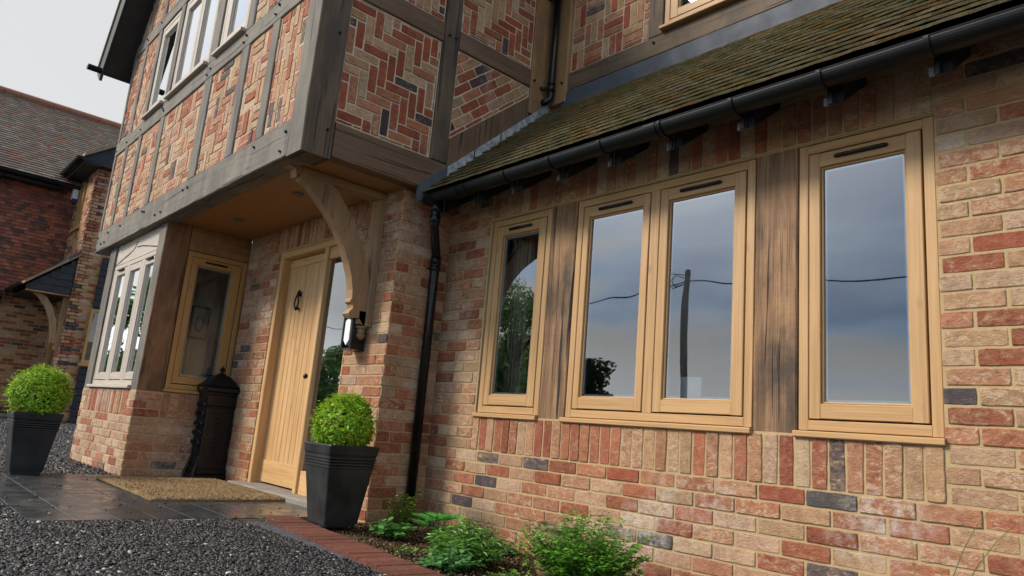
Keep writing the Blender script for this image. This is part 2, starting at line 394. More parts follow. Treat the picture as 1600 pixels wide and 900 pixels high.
def fbox(mb, f, u0, u1, v0, v1, n0, n1, c=.003, jit=0., tone=None, along=None):
    du, dv, dn_ = u1 - u0, v1 - v0, n1 - n0; mu, mv, mn = (u0 + u1) / 2, (v0 + v1) / 2, (n0 + n1) / 2
    ax = along or ('u' if du >= dv and du >= dn_ else ('v' if dv >= dn_ else 'n'))
    if ax == 'u': beam(mb, f.p(u0, mv, mn), f.p(u1, mv, mn), dn_ / 2, dv / 2, f.V, c, jit, tone=tone)
    elif ax == 'v': beam(mb, f.p(mu, v0, mn), f.p(mu, v1, mn), du / 2, dn_ / 2, f.N, c, jit, tone=tone)
    else: beam(mb, f.p(mu, mv, n0), f.p(mu, mv, n1), du / 2, dv / 2, f.V, c, jit, tone=tone)
W = F((0, 0, 0), (1, 0, 0), (0, 0, 1), (0, -1, 0))
def wbox(mb, x0, x1, y0, y1, z0, z1, c=.003, jit=0., tone=None): fbox(mb, W, x0, x1, z0, z1, -y1, -y0, c, jit, tone)

def tube(mb, pts, r, n=14, cap=True):
    pts = [Vector(p) for p in pts]; rings = []
    prev = None
    for i, p in enumerate(pts):
        a = pts[max(0, i - 1)]; b = pts[min(len(pts) - 1, i + 1)]; d = (b - a).normalized()
        ref = prev if prev is not None else (Vector((1, 0, 0)) if abs(d.x) < .9 else Vector((0, 1, 0)))
        s1 = (ref - d * ref.dot(d)).normalized(); s2 = d.cross(s1); prev = s1
        rr = r[i] if isinstance(r, (list, tuple)) else r
        rings.append([p + (s1 * math.cos(2 * math.pi * k / n) + s2 * math.sin(2 * math.pi * k / n)) * rr for k in range(n)])
    vs = [q for rg in rings for q in rg]; fs = []
    for i in range(len(pts) - 1):
        for k in range(n): fs.append((i * n + k, i * n + (k + 1) % n, (i + 1) * n + (k + 1) % n, (i + 1) * n + k))
    if cap: fs.append(tuple(range(n))[::-1]); fs.append(tuple((len(pts) - 1) * n + k for k in range(n)))
    mb.add(vs, fs, None, mb.cur if mb.use_tone else None)
def lathe(mb, c, prof, n=20, sq=0.):
    """prof: (r, z) ; sq>0: squared-off section"""
    vs = []
    for r, z in prof:
        for k in range(n):
            a = 2 * math.pi * (k + .5) / n; ca, sa = math.cos(a), math.sin(a)
            q = 1.
            if sq: q = (1 / max(abs(ca), abs(sa))) * sq + (1 - sq)
            vs.append((c[0] + r * ca * q, c[1] + r * sa * q, c[2] + z))
    fs = [(i * n + k, i * n + (k + 1) % n, (i + 1) * n + (k + 1) % n, (i + 1) * n + k) for i in range(len(prof) - 1) for k in range(n)]
    fs.append(tuple(range(n))[::-1]); fs.append(tuple((len(prof) - 1) * n + k for k in range(n)))
    mb.add(vs, fs)
def extrude(mb, f, poly, n0, n1, tone=None):
    k = len(poly); off = rnd.random() * 20
    vs = [f.p(u, v, n0) for u, v in poly] + [f.p(u, v, n1) for u, v in poly]
    fs = [tuple(range(k))[::-1], tuple(range(k, 2 * k))] + [(i, (i + 1) % k, k + (i + 1) % k, k + i) for i in range(k)]
    uvs = [tuple((poly[i][1] + off, poly[i][0]) for i in reversed(range(k))), tuple((poly[i][1] + off, poly[i][0]) for i in range(k))]
    for i in range(k):
        a, b = poly[i], poly[(i + 1) % k]; d = math.hypot(a[0] - b[0], a[1] - b[1]); s = i * .13
        uvs.append(((off + a[1], s), (off + a[1] + d, s), (off + a[1] + d, s + n1 - n0), (off + a[1], s + n1 - n0)))
    mb.add(vs, fs, uvs, tone)

# ------------------------------------------------------------------ bricks
def clip(poly, cv):
    """Sutherland-Hodgman; cv convex, counter-clockwise"""
    out = poly
    for i in range(len(cv)):
        a, b = cv[i], cv[(i + 1) % len(cv)]; ex, ey = b[0] - a[0], b[1] - a[1]; inp = out; out = []
        if not inp: return []
        for j in range(len(inp)):
            p, q = inp[j], inp[(j + 1) % len(inp)]
            sp = ex * (p[1] - a[1]) - ey * (p[0] - a[0]); sq = ex * (q[1] - a[1]) - ey * (q[0] - a[0])
            if sp >= 0: out.append(p)
            if (sp >= 0) != (sq >= 0):
                t = sp / (sp - sq); out.append((p[0] + (q[0] - p[0]) * t, p[1] + (q[1] - p[1]) * t))
    return out
def area(p): return .5 * sum(p[i][0] * p[(i + 1) % len(p)][1] - p[(i + 1) % len(p)][0] * p[i][1] for i in range(len(p)))
def inset(p, d):
    n = len(p); out = []
    for i in range(n):
        a, b, c = p[i - 1], p[i], p[(i + 1) % n]
        e1 = Vector((b[0] - a[0], b[1] - a[1])); e2 = Vector((c[0] - b[0], c[1] - b[1]))
        if e1.length < 1e-6 or e2.length < 1e-6: out.append(b); continue
        e1.normalize(); e2.normalize(); n1 = Vector((-e1.y, e1.x)); n2 = Vector((-e2.y, e2.x)); k = n1 + n2; q = 1 + n1.dot(n2)
        k = k / max(q, .35); out.append((b[0] + k.x * d, b[1] + k.y * d))
    return out
WALL_T = [((.42, .250, .145), .25, .50), ((.45, .30, .195), .10, .65), ((.36, .125, .066), .23, .48), ((.29, .088, .048), .15, .44), ((.39, .180, .100), .25, .54), ((.095, .078, .078), .035, .38)]
PANEL_T = [((.42, .235, .12), .26, .5), ((.33, .085, .042), .32, .3), ((.40, .15, .075), .24, .45), ((.46, .29, .17), .11, .55), ((.070, .048, .050), .07, .35)]
FAR_T = [((.40, .22, .11), .55, .4), ((.27, .085, .045), .28, .3), ((.40, .25, .16), .12, .5), ((.07, .06, .06), .05, .3)]
PALE_T = [((.40, .255, .175), .42, .62), ((.46, .32, .235), .26, .75), ((.34, .115, .07), .20, .4), ((.10, .08, .082), .05, .4)]
PANELA_T = [((.44, .28, .17), .34, .6), ((.34, .105, .06), .20, .4), ((.43, .20, .12), .22, .55), ((.48, .34, .23), .18, .65), ((.09, .07, .07), .06, .35)]
def pick(T):
    x = rnd.random() * sum(t[1] for t in T)
    for c, wt, al in T:
        x -= wt
        if x <= 0: break
    k = rnd.uniform(.86, 1.14)
    return tuple(ci * k * rnd.uniform(.95, 1.05) for ci in c) + (min(1, max(0, al + rnd.uniform(-.22, .22))),)
def brick(mb, f, poly, T, rough=.0017, proud=(.002, .008), simple=False, back=-.02):
    if len(poly) < 3 or abs(area(poly)) < .0003: return
    if area(poly) < 0: poly = poly[::-1]
    if not simple:
        pts = []
        n = len(poly)
        for i in range(n):
            a, b = poly[i], poly[(i + 1) % n]; L = math.hypot(b[0] - a[0], b[1] - a[1])
            if L < .003: continue
            nx, ny = -(b[1] - a[1]) / L, (b[0] - a[0]) / L; k = max(1, int(L / .030))
            for s in range(k):
                t = s / k; j = rnd.uniform(-rough, rough * .6)
                if s == 0: j = rnd.uniform(0, rough)
                pts.append((a[0] + (b[0] - a[0]) * t + nx * j + (0 if s else (b[0] - a[0]) / L * rough), a[1] + (b[1] - a[1]) * t + ny * j + (0 if s else (b[1] - a[1]) / L * rough)))
        poly = pts
        if len(poly) < 3: return
    pr_ = rnd.uniform(*proud); k = len(poly); ins = inset(poly, .003)
    vs = [f.p(u, v, back) for u, v in poly] + [f.p(u, v, pr_ - .0025) for u, v in poly] + [f.p(u, v, pr_ + rnd.uniform(-.0006, .0006)) for u, v in ins]
    fs = []
    for r in range(2): fs += [(r * k + i, r * k + (i + 1) % k, (r + 1) * k + (i + 1) % k, (r + 1) * k + i) for i in range(k)]
    fs.append(tuple(2 * k + i for i in range(k)))
    mb.add(vs, fs, None, pick(T))
def rect(u0, v0, u1, v1): return [(u0, v0), (u1, v0), (u1, v1), (u0, v1)]
def bond(mb, f, region, u_org=0., v_org=0., T=WALL_T, L=.225, H=.075, j=.0105, simple=False, proud=(.002, .008)):
    us = [p[0] for p in region]; vs = [p[1] for p in region]
    for k in range(math.floor((min(vs) - v_org) / H) - 1, math.ceil((max(vs) - v_org) / H) + 1):
        sh = (k % 2) * L / 2
        for i in range(math.floor((min(us) - u_org - sh) / L) - 1, math.ceil((max(us) - u_org - sh) / L) + 1):
            u = u_org + sh + i * L; v = v_org + k * H; dj = rnd.uniform(-.0015, .0015)
            brick(mb, f, clip(rect(u + j / 2 + dj, v + j / 2, u + L - j / 2 + dj, v + H - j / 2), region), T, simple=simple, proud=proud)
def soldiers(mb, f, u0, u1, v0, v1, T=WALL_T, W_=.075, j=.0105, simple=False):
    n = max(1, round((u1 - u0) / W_)); w_ = (u1 - u0) / n
    for i in range(n):
        tl = rnd.uniform(-.002, .002)
        brick(mb, f, [(u0 + i * w_ + j / 2 + tl, v0 + j / 2), (u0 + (i + 1) * w_ - j / 2 + tl, v0 + j / 2), (u0 + (i + 1) * w_ - j / 2 - tl, v1 - j / 2), (u0 + i * w_ + j / 2 - tl, v1 - j / 2)], T, simple=simple)
def herring(mb, f, region, org=(0, 0), ang=0., T=PANEL_T, w_=.069, j=.010):
    ca, sa = math.cos(ang), math.sin(ang); us = [p[0] for p in region]; vs = [p[1] for p in region]
    cx_, cy_ = (min(us) + max(us)) / 2, (min(vs) + max(vs)) / 2; rad = math.hypot(max(us) - min(us), max(vs) - min(vs)) / 2
    n = int(rad / w_) + 5
    for a in range(-n, n):
        for b in range(-n, n):
            k = (a - b) % 6
            if k == 0: r = (a, b, a + 3, b + 1)
            elif k == 5: r = (a, b, a + 1, b + 3)
            else: continue
            q = rect(r[0] * w_ + j / 2, r[1] * w_ + j / 2, r[2] * w_ - j / 2, r[3] * w_ - j / 2)
            q = [(cx_ + org[0] + ca * x - sa * y, cy_ + org[1] + sa * x + ca * y) for x, y in q]
            brick(mb, f, clip(q, region), T, rough=.0018, proud=(.002, .008))
def basket(mb, f, region, T=PANEL_T, w_=.069, j=.010, org=(0, 0)):
    us = [p[0] for p in region]; vs = [p[1] for p in region]; S = 3 * w_
    for a in range(int((max(us) - min(us)) / S) + 2):
        for b in range(int((max(vs) - min(vs)) / S) + 2):
            u = min(us) + (a - .35) * S + org[0]; v = min(vs) + (b - .15) * S + org[1]
            for k in range(3):
                q = rect(u + j / 2, v + k * w_ + j / 2, u + S - j / 2, v + (k + 1) * w_ - j / 2) if (a + b) % 2 else rect(u + k * w_ + j / 2, v + j / 2, u + (k + 1) * w_ - j / 2, v + S - j / 2)
                brick(mb, f, clip(q, region), T, rough=.0018, proud=(.002, .008))
def vbond(mb, f, region, T=PANEL_T, ang=math.pi / 2, w_=.069, j=.010):
    ca, sa = math.cos(ang), math.sin(ang); us = [p[0] for p in region]; vs = [p[1] for p in region]
    cx_, cy_ = (min(us) + max(us)) / 2, (min(vs) + max(vs)) / 2; rad = math.hypot(max(us) - min(us), max(vs) - min(vs)) / 2 + .3; S = .207
    for k in range(-int(rad / w_) - 1, int(rad / w_) + 1):
        sh = (k % 2) * S / 2 + rnd.uniform(-.02, .02)
        for i in range(-int(rad / S) - 2, int(rad / S) + 2):
            q = rect(i * S + sh + j / 2, k * w_ + j / 2, (i + 1) * S + sh - j / 2, (k + 1) * w_ - j / 2)
            q = [(cx_ + ca * x - sa * y, cy_ + sa * x + ca * y) for x, y in q]
            brick(mb, f, clip(q, region), T, rough=.0018, proud=(.002, .008))

# ================================================================== THE HOUSE
house = thing('brick_house', 'timber framed red and buff brick house with a jettied gable and oak windows', 'house', (0, 0, 0))
def wall_part(name, f, regions, build, mt='brick', mortar='mortar', thick=.10, label=None):
    """bricks laid in a mortar body; one mesh, two materials"""
    mb = MB(); mb.cmi = 1
    for r in regions:
        if len(r) == 4 and abs(r[0][1] - r[1][1]) < 1e-6 and abs(r[0][0] - r[3][0]) < 1e-6: fbox(mb, f, r[0][0], r[1][0], r[0][1], r[2][1], -thick, 0, c=.001, tone=(1, 1, 1, .5))
        else: extrude(mb, f, r, -thick, 0, (1, 1, 1, .5))
    mb.cmi = 0; build(mb)
    o = mb.build(name, [mt, mortar], house)
    if label: o['label'] = label
    return o
FW = front(0.)      # window wall
FD = front(-.457)   # door wall / pillar front
SP = side(-.786)    # pillar side
Z0 = .515           # a bed joint level shared by everything
OX = 2.575
# --- window wall
regs = [rect(-.786, -.3, 4.3, .750), rect(-.786, .750, -.295, 2.6), rect(2.568, .750, 4.3, 2.6), rect(-.295, 2.128, 2.568, 2.6)]
def bw(mb):
    bond(mb, FW, rect(-.786, -.3, 4.3, Z0), OX, Z0)
    bond(mb, FW, rect(-.786, Z0, -.311, 2.45), OX, Z0)
    bond(mb, FW, rect(2.568, Z0, 4.3, 2.45), OX, Z0)
    soldiers(mb, FW, -.311, 2.568, Z0, .745)
    soldiers(mb, FW, -.295, 2.568, 2.13, 2.36)
wall_part('brick_wall', FW, regs, bw)
# --- door wall: left of the door, right of it (pillar front), soldiers over
regs = [rect(-3.513, -.05, -2.776, 2.35), rect(-1.365, -.1, -.786, 2.35), rect(-2.776, 2.105, -1.365, 2.35)]
def bd(mb):
    bond(mb, FD, rect(-3.513, -.05, -2.776, 2.115), -.786, Z0)
    bond(mb, FD, rect(-3.513, 2.115, -2.99, 2.345), -.786, Z0)
    bond(mb, FD, rect(-1.365, -.1, -.786, 2.115), -.786, Z0)
    bond(mb, FD, rect(-1.13, 2.115, -.786, 2.345), -.786, Z0)
    soldiers(mb, FD, -2.99, -1.13, 2.115, 2.34)
wall_part('brick_wall', FD, regs, bd)
def bp_(mb):
    bond(mb, SP, rect(-.457, -.1, 0, 2.36), -.457 + .1125, Z0)
wall_part('brick_wall', SP, [rect(-.3565, -.1, -.0005, 2.40)], bp_)
# --- bay plinth
FB = front(-1.276); SB = side(-3.513)
def bb(mb):
    bond(mb, FB, rect(-5.5, -.05, -3.513, .515), -3.513, Z0, PALE_T)
    bond(mb, FB, rect(-5.5, .515, -5.30, .748), -3.513, Z0, PALE_T)
    bond(mb, FB, rect(-3.73, .515, -3.513, .748), -3.513, Z0, PALE_T)
    soldiers(mb, FB, -5.30, -3.73, .515, .745)
wall_part('brick_wall', FB, [rect(-5.5, -.05, -3.513, .75)], bb)
def bs_(mb):
    bond(mb, SB, rect(-1.276, -.05, -.457, .515), -1.276, Z0)
    bond(mb, SB, rect(-1.276, .515, -1.05, .748), -1.276, Z0)
    soldiers(mb, SB, -1.05, -.457, .515, .745)
wall_part('brick_wall', SB, [rect(-1.1755, -.05, -.4575, .75)], bs_)

# --- generic timber
def timber(f, u0, u1, v0, v1, n0, n1, mt='oak_grey', name='timber_beam', jit=.0015, c=.006, parent=None):
    mb = MB(); fbox(mb, f, u0, u1, v0, v1, n0, n1, c, jit); return mb.build(name, mt, parent or house)
def pegs(o, f, pts, n, s=.011):
    for u, v in pts:
        mb = MB(); a = rnd.uniform(-.5, .5); q = [(u + s * math.cos(a + k * math.pi / 2), v + s * math.sin(a + k * math.pi / 2)) for k in range(4)]
        extrude(mb, f, q, n - .01, n + .014); mb.build('peg', 'seal', o)

# ------------------------------------------------------------------ windows
def window(f, u0, u1, v0, v1, cas, mt='oak_new', n=0., fr=.045, sill=True, vents=True, stile=.052, glass='glass', divide=None, bot=.055, sill_out=.035, label=None, name='window', kind=None, mitre=.0, vent_len=.62, sill_h=.033, sash_prefer=None):
    """cas: list of (gl, gr) glass extents; glass v from v0+.118 to v1-.118"""
    mb = MB(); d0 = n - .07; d1 = n
    gv0, gv1 = v0 + .118, v1 - .118
    fbox(mb, f, u0, u0 + fr, v0, v1, d0, d1); fbox(mb, f, u1 - fr, u1, v0, v1, d0, d1)
    fbox(mb, f, u0 + fr, u1 - fr, v1 - fr, v1, d0, d1); fbox(mb, f, u0 + fr, u1 - fr, v0, v0 + fr, d0, d1)
    for i in range(len(cas) - 1):
        c = (cas[i][1] + cas[i + 1][0]) / 2; w_ = (cas[i + 1][0] - cas[i][1]) / 2 - stile - .006
        fbox(mb, f, c - max(w_, .012), c + max(w_, .012), v0 + fr, v1 - fr, d0, d1)
    wo = mb.build(name, mt, house)
    if label: wo['label'] = label
    # dark recess behind the shadow gap
    for i, (a, b) in enumerate(cas):
        L0 = u0 + fr if i == 0 else (cas[i - 1][1] + a) / 2 + max((a - cas[i - 1][1]) / 2 - stile - .006, .012)
        L1 = u1 - fr if i == len(cas) - 1 else (b + cas[i + 1][0]) / 2 - max((cas[i + 1][0] - b) / 2 - stile - .006, .012)
        s0, s1, t0, t1 = L0 + .0035, L1 - .0085, v0 + fr + .0075, v1 - fr - .0045
        mb = MB()
        fbox(mb, f, s0, a, t0, t1, d0 + .01, d1 - .001, along='v'); fbox(mb, f, b, s1, t0, t1, d0 + .01, d1 - .001, along='v')
        fbox(mb, f, a, b, gv1, t1, d0 + .01, d1 - .0025, along='u'); fbox(mb, f, a, b, t0, gv0, d0 + .01, d1 - .0025, along='u')
        # small inner bead
        for q in ((a, a + .010, gv0, gv1), (b - .010, b, gv0, gv1)): fbox(mb, f, q[0], q[1], q[2], q[3], d0 + .012, d1 - .014, along='v')
        for q in ((a, b, gv0, gv0 + .010), (a, b, gv1 - .010, gv1)): fbox(mb, f, q[0], q[1], q[2], q[3], d0 + .012, d1 - .016, along='u')
        mb.build('sash', mt, wo)
        mb = MB(); gap = [(L0 - .002, s0 + .006, v0 + fr - .002, v1 - fr + .002), (s1 - .006, L1 + .002, v0 + fr - .002, v1 - fr + .002)]
        for q in gap: fbox(mb, f, *q, d0 + .02, d0 + .045)
        for q in ((L0, L1, v0 + fr - .002, t0 + .006), (L0, L1, t1 - .006, v1 - fr + .002)): fbox(mb, f, *q, d0 + .02, d0 + .045)
        mb.build('weather_seal', 'seal', wo)
        mb = MB(); gn = d1 - .026; gn2 = d1 - .050
        vs = [f.p(a, gv0, gn), f.p(b, gv0, gn), f.p(b, gv1, gn), f.p(a, gv1, gn)]; mb.add(vs, [(0, 1, 2, 3)])
        mb.build('pane', glass, wo)
        mb = MB(); s_ = .012
        for q in ((a + .010, a + .010 + s_, gv0 + .010, gv1 - .010), (b - .010 - s_, b - .010, gv0 + .010, gv1 - .010)): fbox(mb, f, *q, gn2, gn - .004, c=.001)
        for q in ((a + .010, b - .010, gv0 + .010, gv0 + .010 + s_), (a + .010, b - .010, gv1 - .010 - s_, gv1 - .010)): fbox(mb, f, *q, gn2, gn - .004, c=.001)
        mb.build('spacer_bar', 'spacer', wo)
        if vents:
            c = (a + b) / 2; L = (b - a) * vent_len / 2; mb = MB(); vz = (gv1 + t1) / 2 + .002
            tube(mb, [f.p(c - L, vz, d1 + .002), f.p(c - L + .006, vz, d1 + .006), f.p(c + L - .006, vz, d1 + .006), f.p(c + L, vz, d1 + .002)], [.006, .0095, .0095, .006], 10)
            mb.build('trickle_vent', 'black_plastic', wo, True)
    if sill:
        mb = MB(); fbox(mb, f, u0 - .012, u1 + .008, v0 - sill_h, v0 - .004, d0, d1 + sill_out, c=.005); mb.build('sill', mt, wo)
    return wo
n0 = -.012
window(FW, -.291, .298, .768, 2.118, [(-.189, .178)], n=n0, label='narrow oak window at the left end of the wall')
window(FW, .529, 1.744, .768, 2.118, [(.623, 1.037), (1.215, 1.627)], n=n0, label='double oak casement window between the two posts')
window(FW, 1.973, 2.564, .768, 2.118, [(2.073, 2.449)], n=n0, label='single oak window at the right end of the wall')
for u0, u1 in ((.303, .523), (1.750, 1.967)):
    o = timber(FW, u0, u1, .745, 2.135, -.11, -.006, 'oak_brown', 'timber_post', .0012)
mb = MB(); fbox(mb, FW, -.295, 2.568, 2.121, 2.129, -.09, -.004); mb.build('lead_strip', 'mortar', house)
# bay front: silvered oak, three lights
wb = window(FB, -5.255, -3.715, .790, 2.085, [(-5.10, -4.79), (-4.60, -4.25), (-4.06, -3.80)], 'oak_silver', n=-.02, vents=False, sill_out=.05, label='three light bay window of silvered oak', stile=.05)
for c in (-4.945, -3.93):
    mb = MB(); tube(mb, [FB.p(c - .10, 2.018, -.012), FB.p(c + .10, 2.018, -.012)], .010, 8); mb.build('trickle_vent', 'black_plastic', wb, True)
# bay lintel: board with a carved ogee line
mb = MB(); fbox(mb, FB, -5.255, -3.715, 2.088, 2.335, -.09, -.022, .004, .001); lint = mb.build('lintel_board', 'oak_silver', house)
def groove(f, pts, wd, n, parent, mt='seal'):
    mb = MB()
    for p, q in zip(pts, pts[1:]): beam(mb, f.p(p[0], p[1], n), f.p(q[0], q[1], n), wd / 2, .003, f.N, .001)
    mb.build('carved_line', mt, parent)
groove(FB, [(-5.24, 2.10), (-4.64, 2.19), (-4.56, 2.22), (-4.52, 2.285)], .010, -.021, lint)
groove(FB, [(-4.50, 2.215), (-4.30, 2.20), (-3.74, 2.115)], .010, -.021, lint)
def two_tone(f_, o, m2):
    o.data.materials.append(MT[m2])
    for p in o.data.polygons:
        if p.normal.y < -.8: p.material_index = 1
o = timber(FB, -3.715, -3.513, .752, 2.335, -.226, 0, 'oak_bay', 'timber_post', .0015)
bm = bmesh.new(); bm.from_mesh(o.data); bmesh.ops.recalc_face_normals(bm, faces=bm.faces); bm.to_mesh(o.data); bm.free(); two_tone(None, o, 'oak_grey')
timber(FB, -5.50, -5.258, .752, 2.335, -.2, 0, 'oak_grey', 'timber_post', .0015)
# bay side window + head
window(SB, -1.040, -.462, .790, 2.095, [(-.938, -.592)], 'oak_warm', n=-.01, glass='glass_clear', label='warm oak window in the side of the bay beside the mailbox')
timber(SB, -1.045, -.459, 2.10, 2.337, -.08, -.004, 'oak_orange', 'timber_beam', .001)

# ------------------------------------------------------------------ jettied gable, front (A)
YA = -1.337; FA = front(YA)
A_lo, A_hi, A_r0, A_r1, A_h0, A_h1 = 2.320, 2.585, 3.535, 3.70, 4.83, 5.00
SL = 1.45; EX, EZ = -6.19, 4.60; RX = -3.33
def roofz(x): return EZ + SL * (x - EX) if x < RX else EZ + SL * ((2 * RX - EX) - x)
grid = [(-.662, -.877), (-1.37, -1.50), (-1.94, -2.09), (-2.76, -2.95), (-4.09, -4.22), (-4.88, -5.0), (-5.43, -5.54), (-5.93, -6.0)]
bo = timber(FA, -6.0, -.880, A_lo, A_hi, -.16, .004, 'oak_grey')
pegs(bo, FA, [(-.93, 2.50), (-.98, 2.37), (-1.46, 2.52), (-2.86, 2.50), (-2.98, 2.50), (-4.12, 2.50), (-4.2, 2.52), (-5.0, 2.5), (-5.5, 2.5), (-3.55, 2.40), (-3.72, 2.40), (-5.6, 2.40), (-5.75, 2.40), (-5.96, 2.5), (-5.96, 2.36)], .004)
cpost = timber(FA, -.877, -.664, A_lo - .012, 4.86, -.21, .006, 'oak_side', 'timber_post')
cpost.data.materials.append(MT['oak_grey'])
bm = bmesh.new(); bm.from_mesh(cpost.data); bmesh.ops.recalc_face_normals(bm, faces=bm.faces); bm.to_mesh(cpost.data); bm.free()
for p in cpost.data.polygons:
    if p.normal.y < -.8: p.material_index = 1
for i, (a, b) in enumerate(grid[1:]):
    top = min(roofz(a), roofz(b)) - .02
    win_edge = i in (1, 2, 3, 4)
    timber(FA, b, a, A_hi + .002, A_r0 - .002, -.10, .002, 'oak_grey', 'timber_post')
    timber(FA, b, a, A_r1 + .002, A_h0 - .002, -.10, .002, 'oak_grey', 'timber_post')
    if top > A_h1 + .1: timber(FA, b, a, A_h1 + .002, top, -.10, .002, 'oak_grey', 'timber_post')
ra = timber(FA, -5.998, -.880, A_r0, A_r1, -.12, .003, 'oak_grey')
pegs(ra, FA, [(-2.03, 3.64), (-2.07, 3.59), (-2.83, 3.62), (-2.90, 3.58), (-4.14, 3.60), (-4.19, 3.64), (-4.95, 3.61), (-5.5, 3.6), (-5.96, 3.6), (-1.42, 3.66), (-1.47, 3.60)], .003)
rh = timber(FA, -5.998, -.880, A_h0, A_h1, -.12, .003, 'oak_grey')
pegs(rh, FA, [(-5.5, 4.93), (-4.95, 4.93), (-5.46, 4.90), (-4.15, 4.9)], .003)
FAp = front(YA + .014)
pats = ['v', 'b', 'h', 'b2', 'h', 'v2', 'b']
for i in range(7):
    u1, u0 = grid[i][1], grid[i + 1][0]
    for row, (v0, v1) in enumerate(((A_hi, A_r0), (A_r1, A_h0), (A_h1, 99))):
        if row == 1 and i in (2, 3, 4): continue
        if row == 2:
            zt0, zt1 = roofz(u0), roofz(u1); pk = [(u0, A_h1), (u1, A_h1), (u1, max(zt1, A_h1 + .02)), (u0, max(zt0, A_h1 + .02))]
            if u0 < RX < u1: pk = [(u0, A_h1), (u1, A_h1), (u1, roofz(u1)), (RX, roofz(RX)), (u0, roofz(u0))]
        else: pk = rect(u0, v0, u1, v1)
        def bpn(mb, pk=pk, i=i, row=row):
            r = clip(pk, rect(min(p[0] for p in pk) + .008, min(p[1] for p in pk) + .008, max(p[0] for p in pk) - .008, max(p[1] for p in pk) - .008))
            k = pats[(i + row * 3) % 7] if row else pats[i]
            if i == 5 and row == 1: herring(mb, FAp, r, ang=math.pi / 4, T=PANELA_T)
            elif k == 'v': vbond(mb, FAp, r, PANELA_T)
            elif k in ('b', 'b2'): basket(mb, FAp, r, PANELA_T, org=(rnd.uniform(-.1, 0), rnd.uniform(-.1, 0)))
            elif k == 'v2': vbond(mb, FAp, r, PANELA_T, ang=0)
            else: herring(mb, FAp, r, T=PANELA_T, org=(rnd.uniform(-.1, .1), rnd.uniform(-.1, .1)))
        if row < 2 or i >= 3: wall_part('brick_panel', FAp, [pk], bpn, 'brick_panel', 'mortar_pale')
        else: wall_part('brick_panel', FAp, [pk], lambda mb: None, 'brick_panel', 'mortar_pale')
for (a, b, cas) in ((-2.76, -2.09, [(-2.60, -2.20)]), (-4.09, -2.95, [(-3.99, -3.58), (-3.44, -3.05)]), (-4.88, -4.22, [(-4.78, -4.32)])):
    window(FA, a + .012, b - .012, 3.735, A_h0 - .004, cas, 'oak_silver', n=-.012, vents=False, sill_out=.055, name='window', label='silvered oak window under the gable')

# ------------------------------------------------------------------ return face (B), facing +X
XB = -.662; SBf = side(XB); SBp = side(XB - .014)
def tB(u0, u1, v0, v1, mt, name='timber_beam', n1=.002, n0_=-.1): return timber(SBf, u0, u1, v0, v1, n0_, n1, mt, name)
b1_ = tB(-1.122, -.202, A_lo + .01, 2.578, 'oak_dark', n1=.0); pegs(b1_, SBf, [(-.30, 2.44)], .002)
pegs(cpost, SBf, [(-1.18, 2.50), (-1.19, 3.2)], .004, .009)
mp = tB(-.350, -.200, 2.582, 4.86, 'oak_side', 'timber_post', .003); pegs(mp, SBf, [(-.30, 3.60), (-.24, 3.60)], .003, .012)
tB(-1.134, -.352, 3.528, 3.688, 'oak_dark'); tB(-.198, .573, 3.528, 3.688, 'oak_dark')
rp = tB(.577, .815, 3.30, 4.86, 'oak_orange', 'timber_post', .004); pegs(rp, SBf, [(.61, 3.60)], .004, .012)
# roof line along the return
TS = .908
def tz(y): return 2.325 + TS * (y + .34)
def panelB(pk, fn): wall_part('brick_panel', SBp, [pk], fn, 'brick_panel', 'mortar_pale')
panelB(rect(-1.134, 2.58, -.352, 3.526), lambda mb: herring(mb, SBp, rect(-1.122, 2.592, -.362, 3.516), org=(.02, -.03)))
panelB(rect(-1.134, 3.69, -.352, 4.86), lambda mb: herring(mb, SBp, rect(-1.122, 3.702, -.362, 4.85), org=(.05, .02)))
panelB(rect(-.198, 3.69, .575, 4.86), lambda mb: herring(mb, SBp, rect(-.186, 3.702, .563, 4.85), org=(-.02, .06)))
lo = [(-.198, 2.785), (.575, 3.44), (.575, 3.526), (-.198, 3.526)]
def diag(mb):
    r = [(-.188, 2.805), (.565, 3.445), (.565, 3.516), (-.188, 3.516)]
    vbond(mb, SBp, r, ang=math.atan2(3.44 - 2.785, .773), w_=.072)
panelB(lo, diag)
mb = MB(); extrude(mb, SBf, [(-.198, 2.46), (.575, 3.13), (.575, 3.44), (-.198, 2.785)], -.1, .001); mb.build('timber_brace', 'oak_dark', house)
# hidden backing for the wedge behind the lean-to roof
mb = MB(); wbox(mb, XB - .3, XB - .10, -1.1, 3.0, 2.35, 4.86); wbox(mb, -6.0, XB - .1, .9, 1.0, 2.35, 4.6); mb.build('inner_wall', 'plaster', house)

# ------------------------------------------------------------------ upper wall (C) above the lean-to
YC = .82; FC = front(YC); FCp = front(YC + .014)
def tC(u0, u1, v0, v1, mt, name='timber_beam', n1=.002): return timber(FC, u0, u1, v0, v1, -.1, n1, mt, name)
cp_ = tC(-.655, -.457, 3.42, 4.86, 'oak_orange', 'timber_post', .03); pegs(cp_, FC, [(-.50, 3.60)], .03, .012)
cb = tC(-.455, 4.6, 3.528, 3.692, 'oak_side'); pegs(cb, FC, [(.43, 3.64), (2.2, 3.64)], .002)
tC(.372, .505, 3.695, 4.86, 'oak_side', 'timber_post'); tC(2.02, 2.15, 3.695, 4.86, 'oak_side', 'timber_post')
wall_part('brick_panel', FCp, [rect(-.456, 3.694, .371, 4.86)], lambda mb: basket(mb, FCp, rect(-.444, 3.706, .36, 4.85)), 'brick_panel', 'mortar_pale')
wall_part('brick_panel', FCp, [rect(2.15, 3.694, 4.6, 4.86)], lambda mb: basket(mb, FCp, rect(2.162, 3.706, 4.5, 4.85)), 'brick_panel', 'mortar_pale')
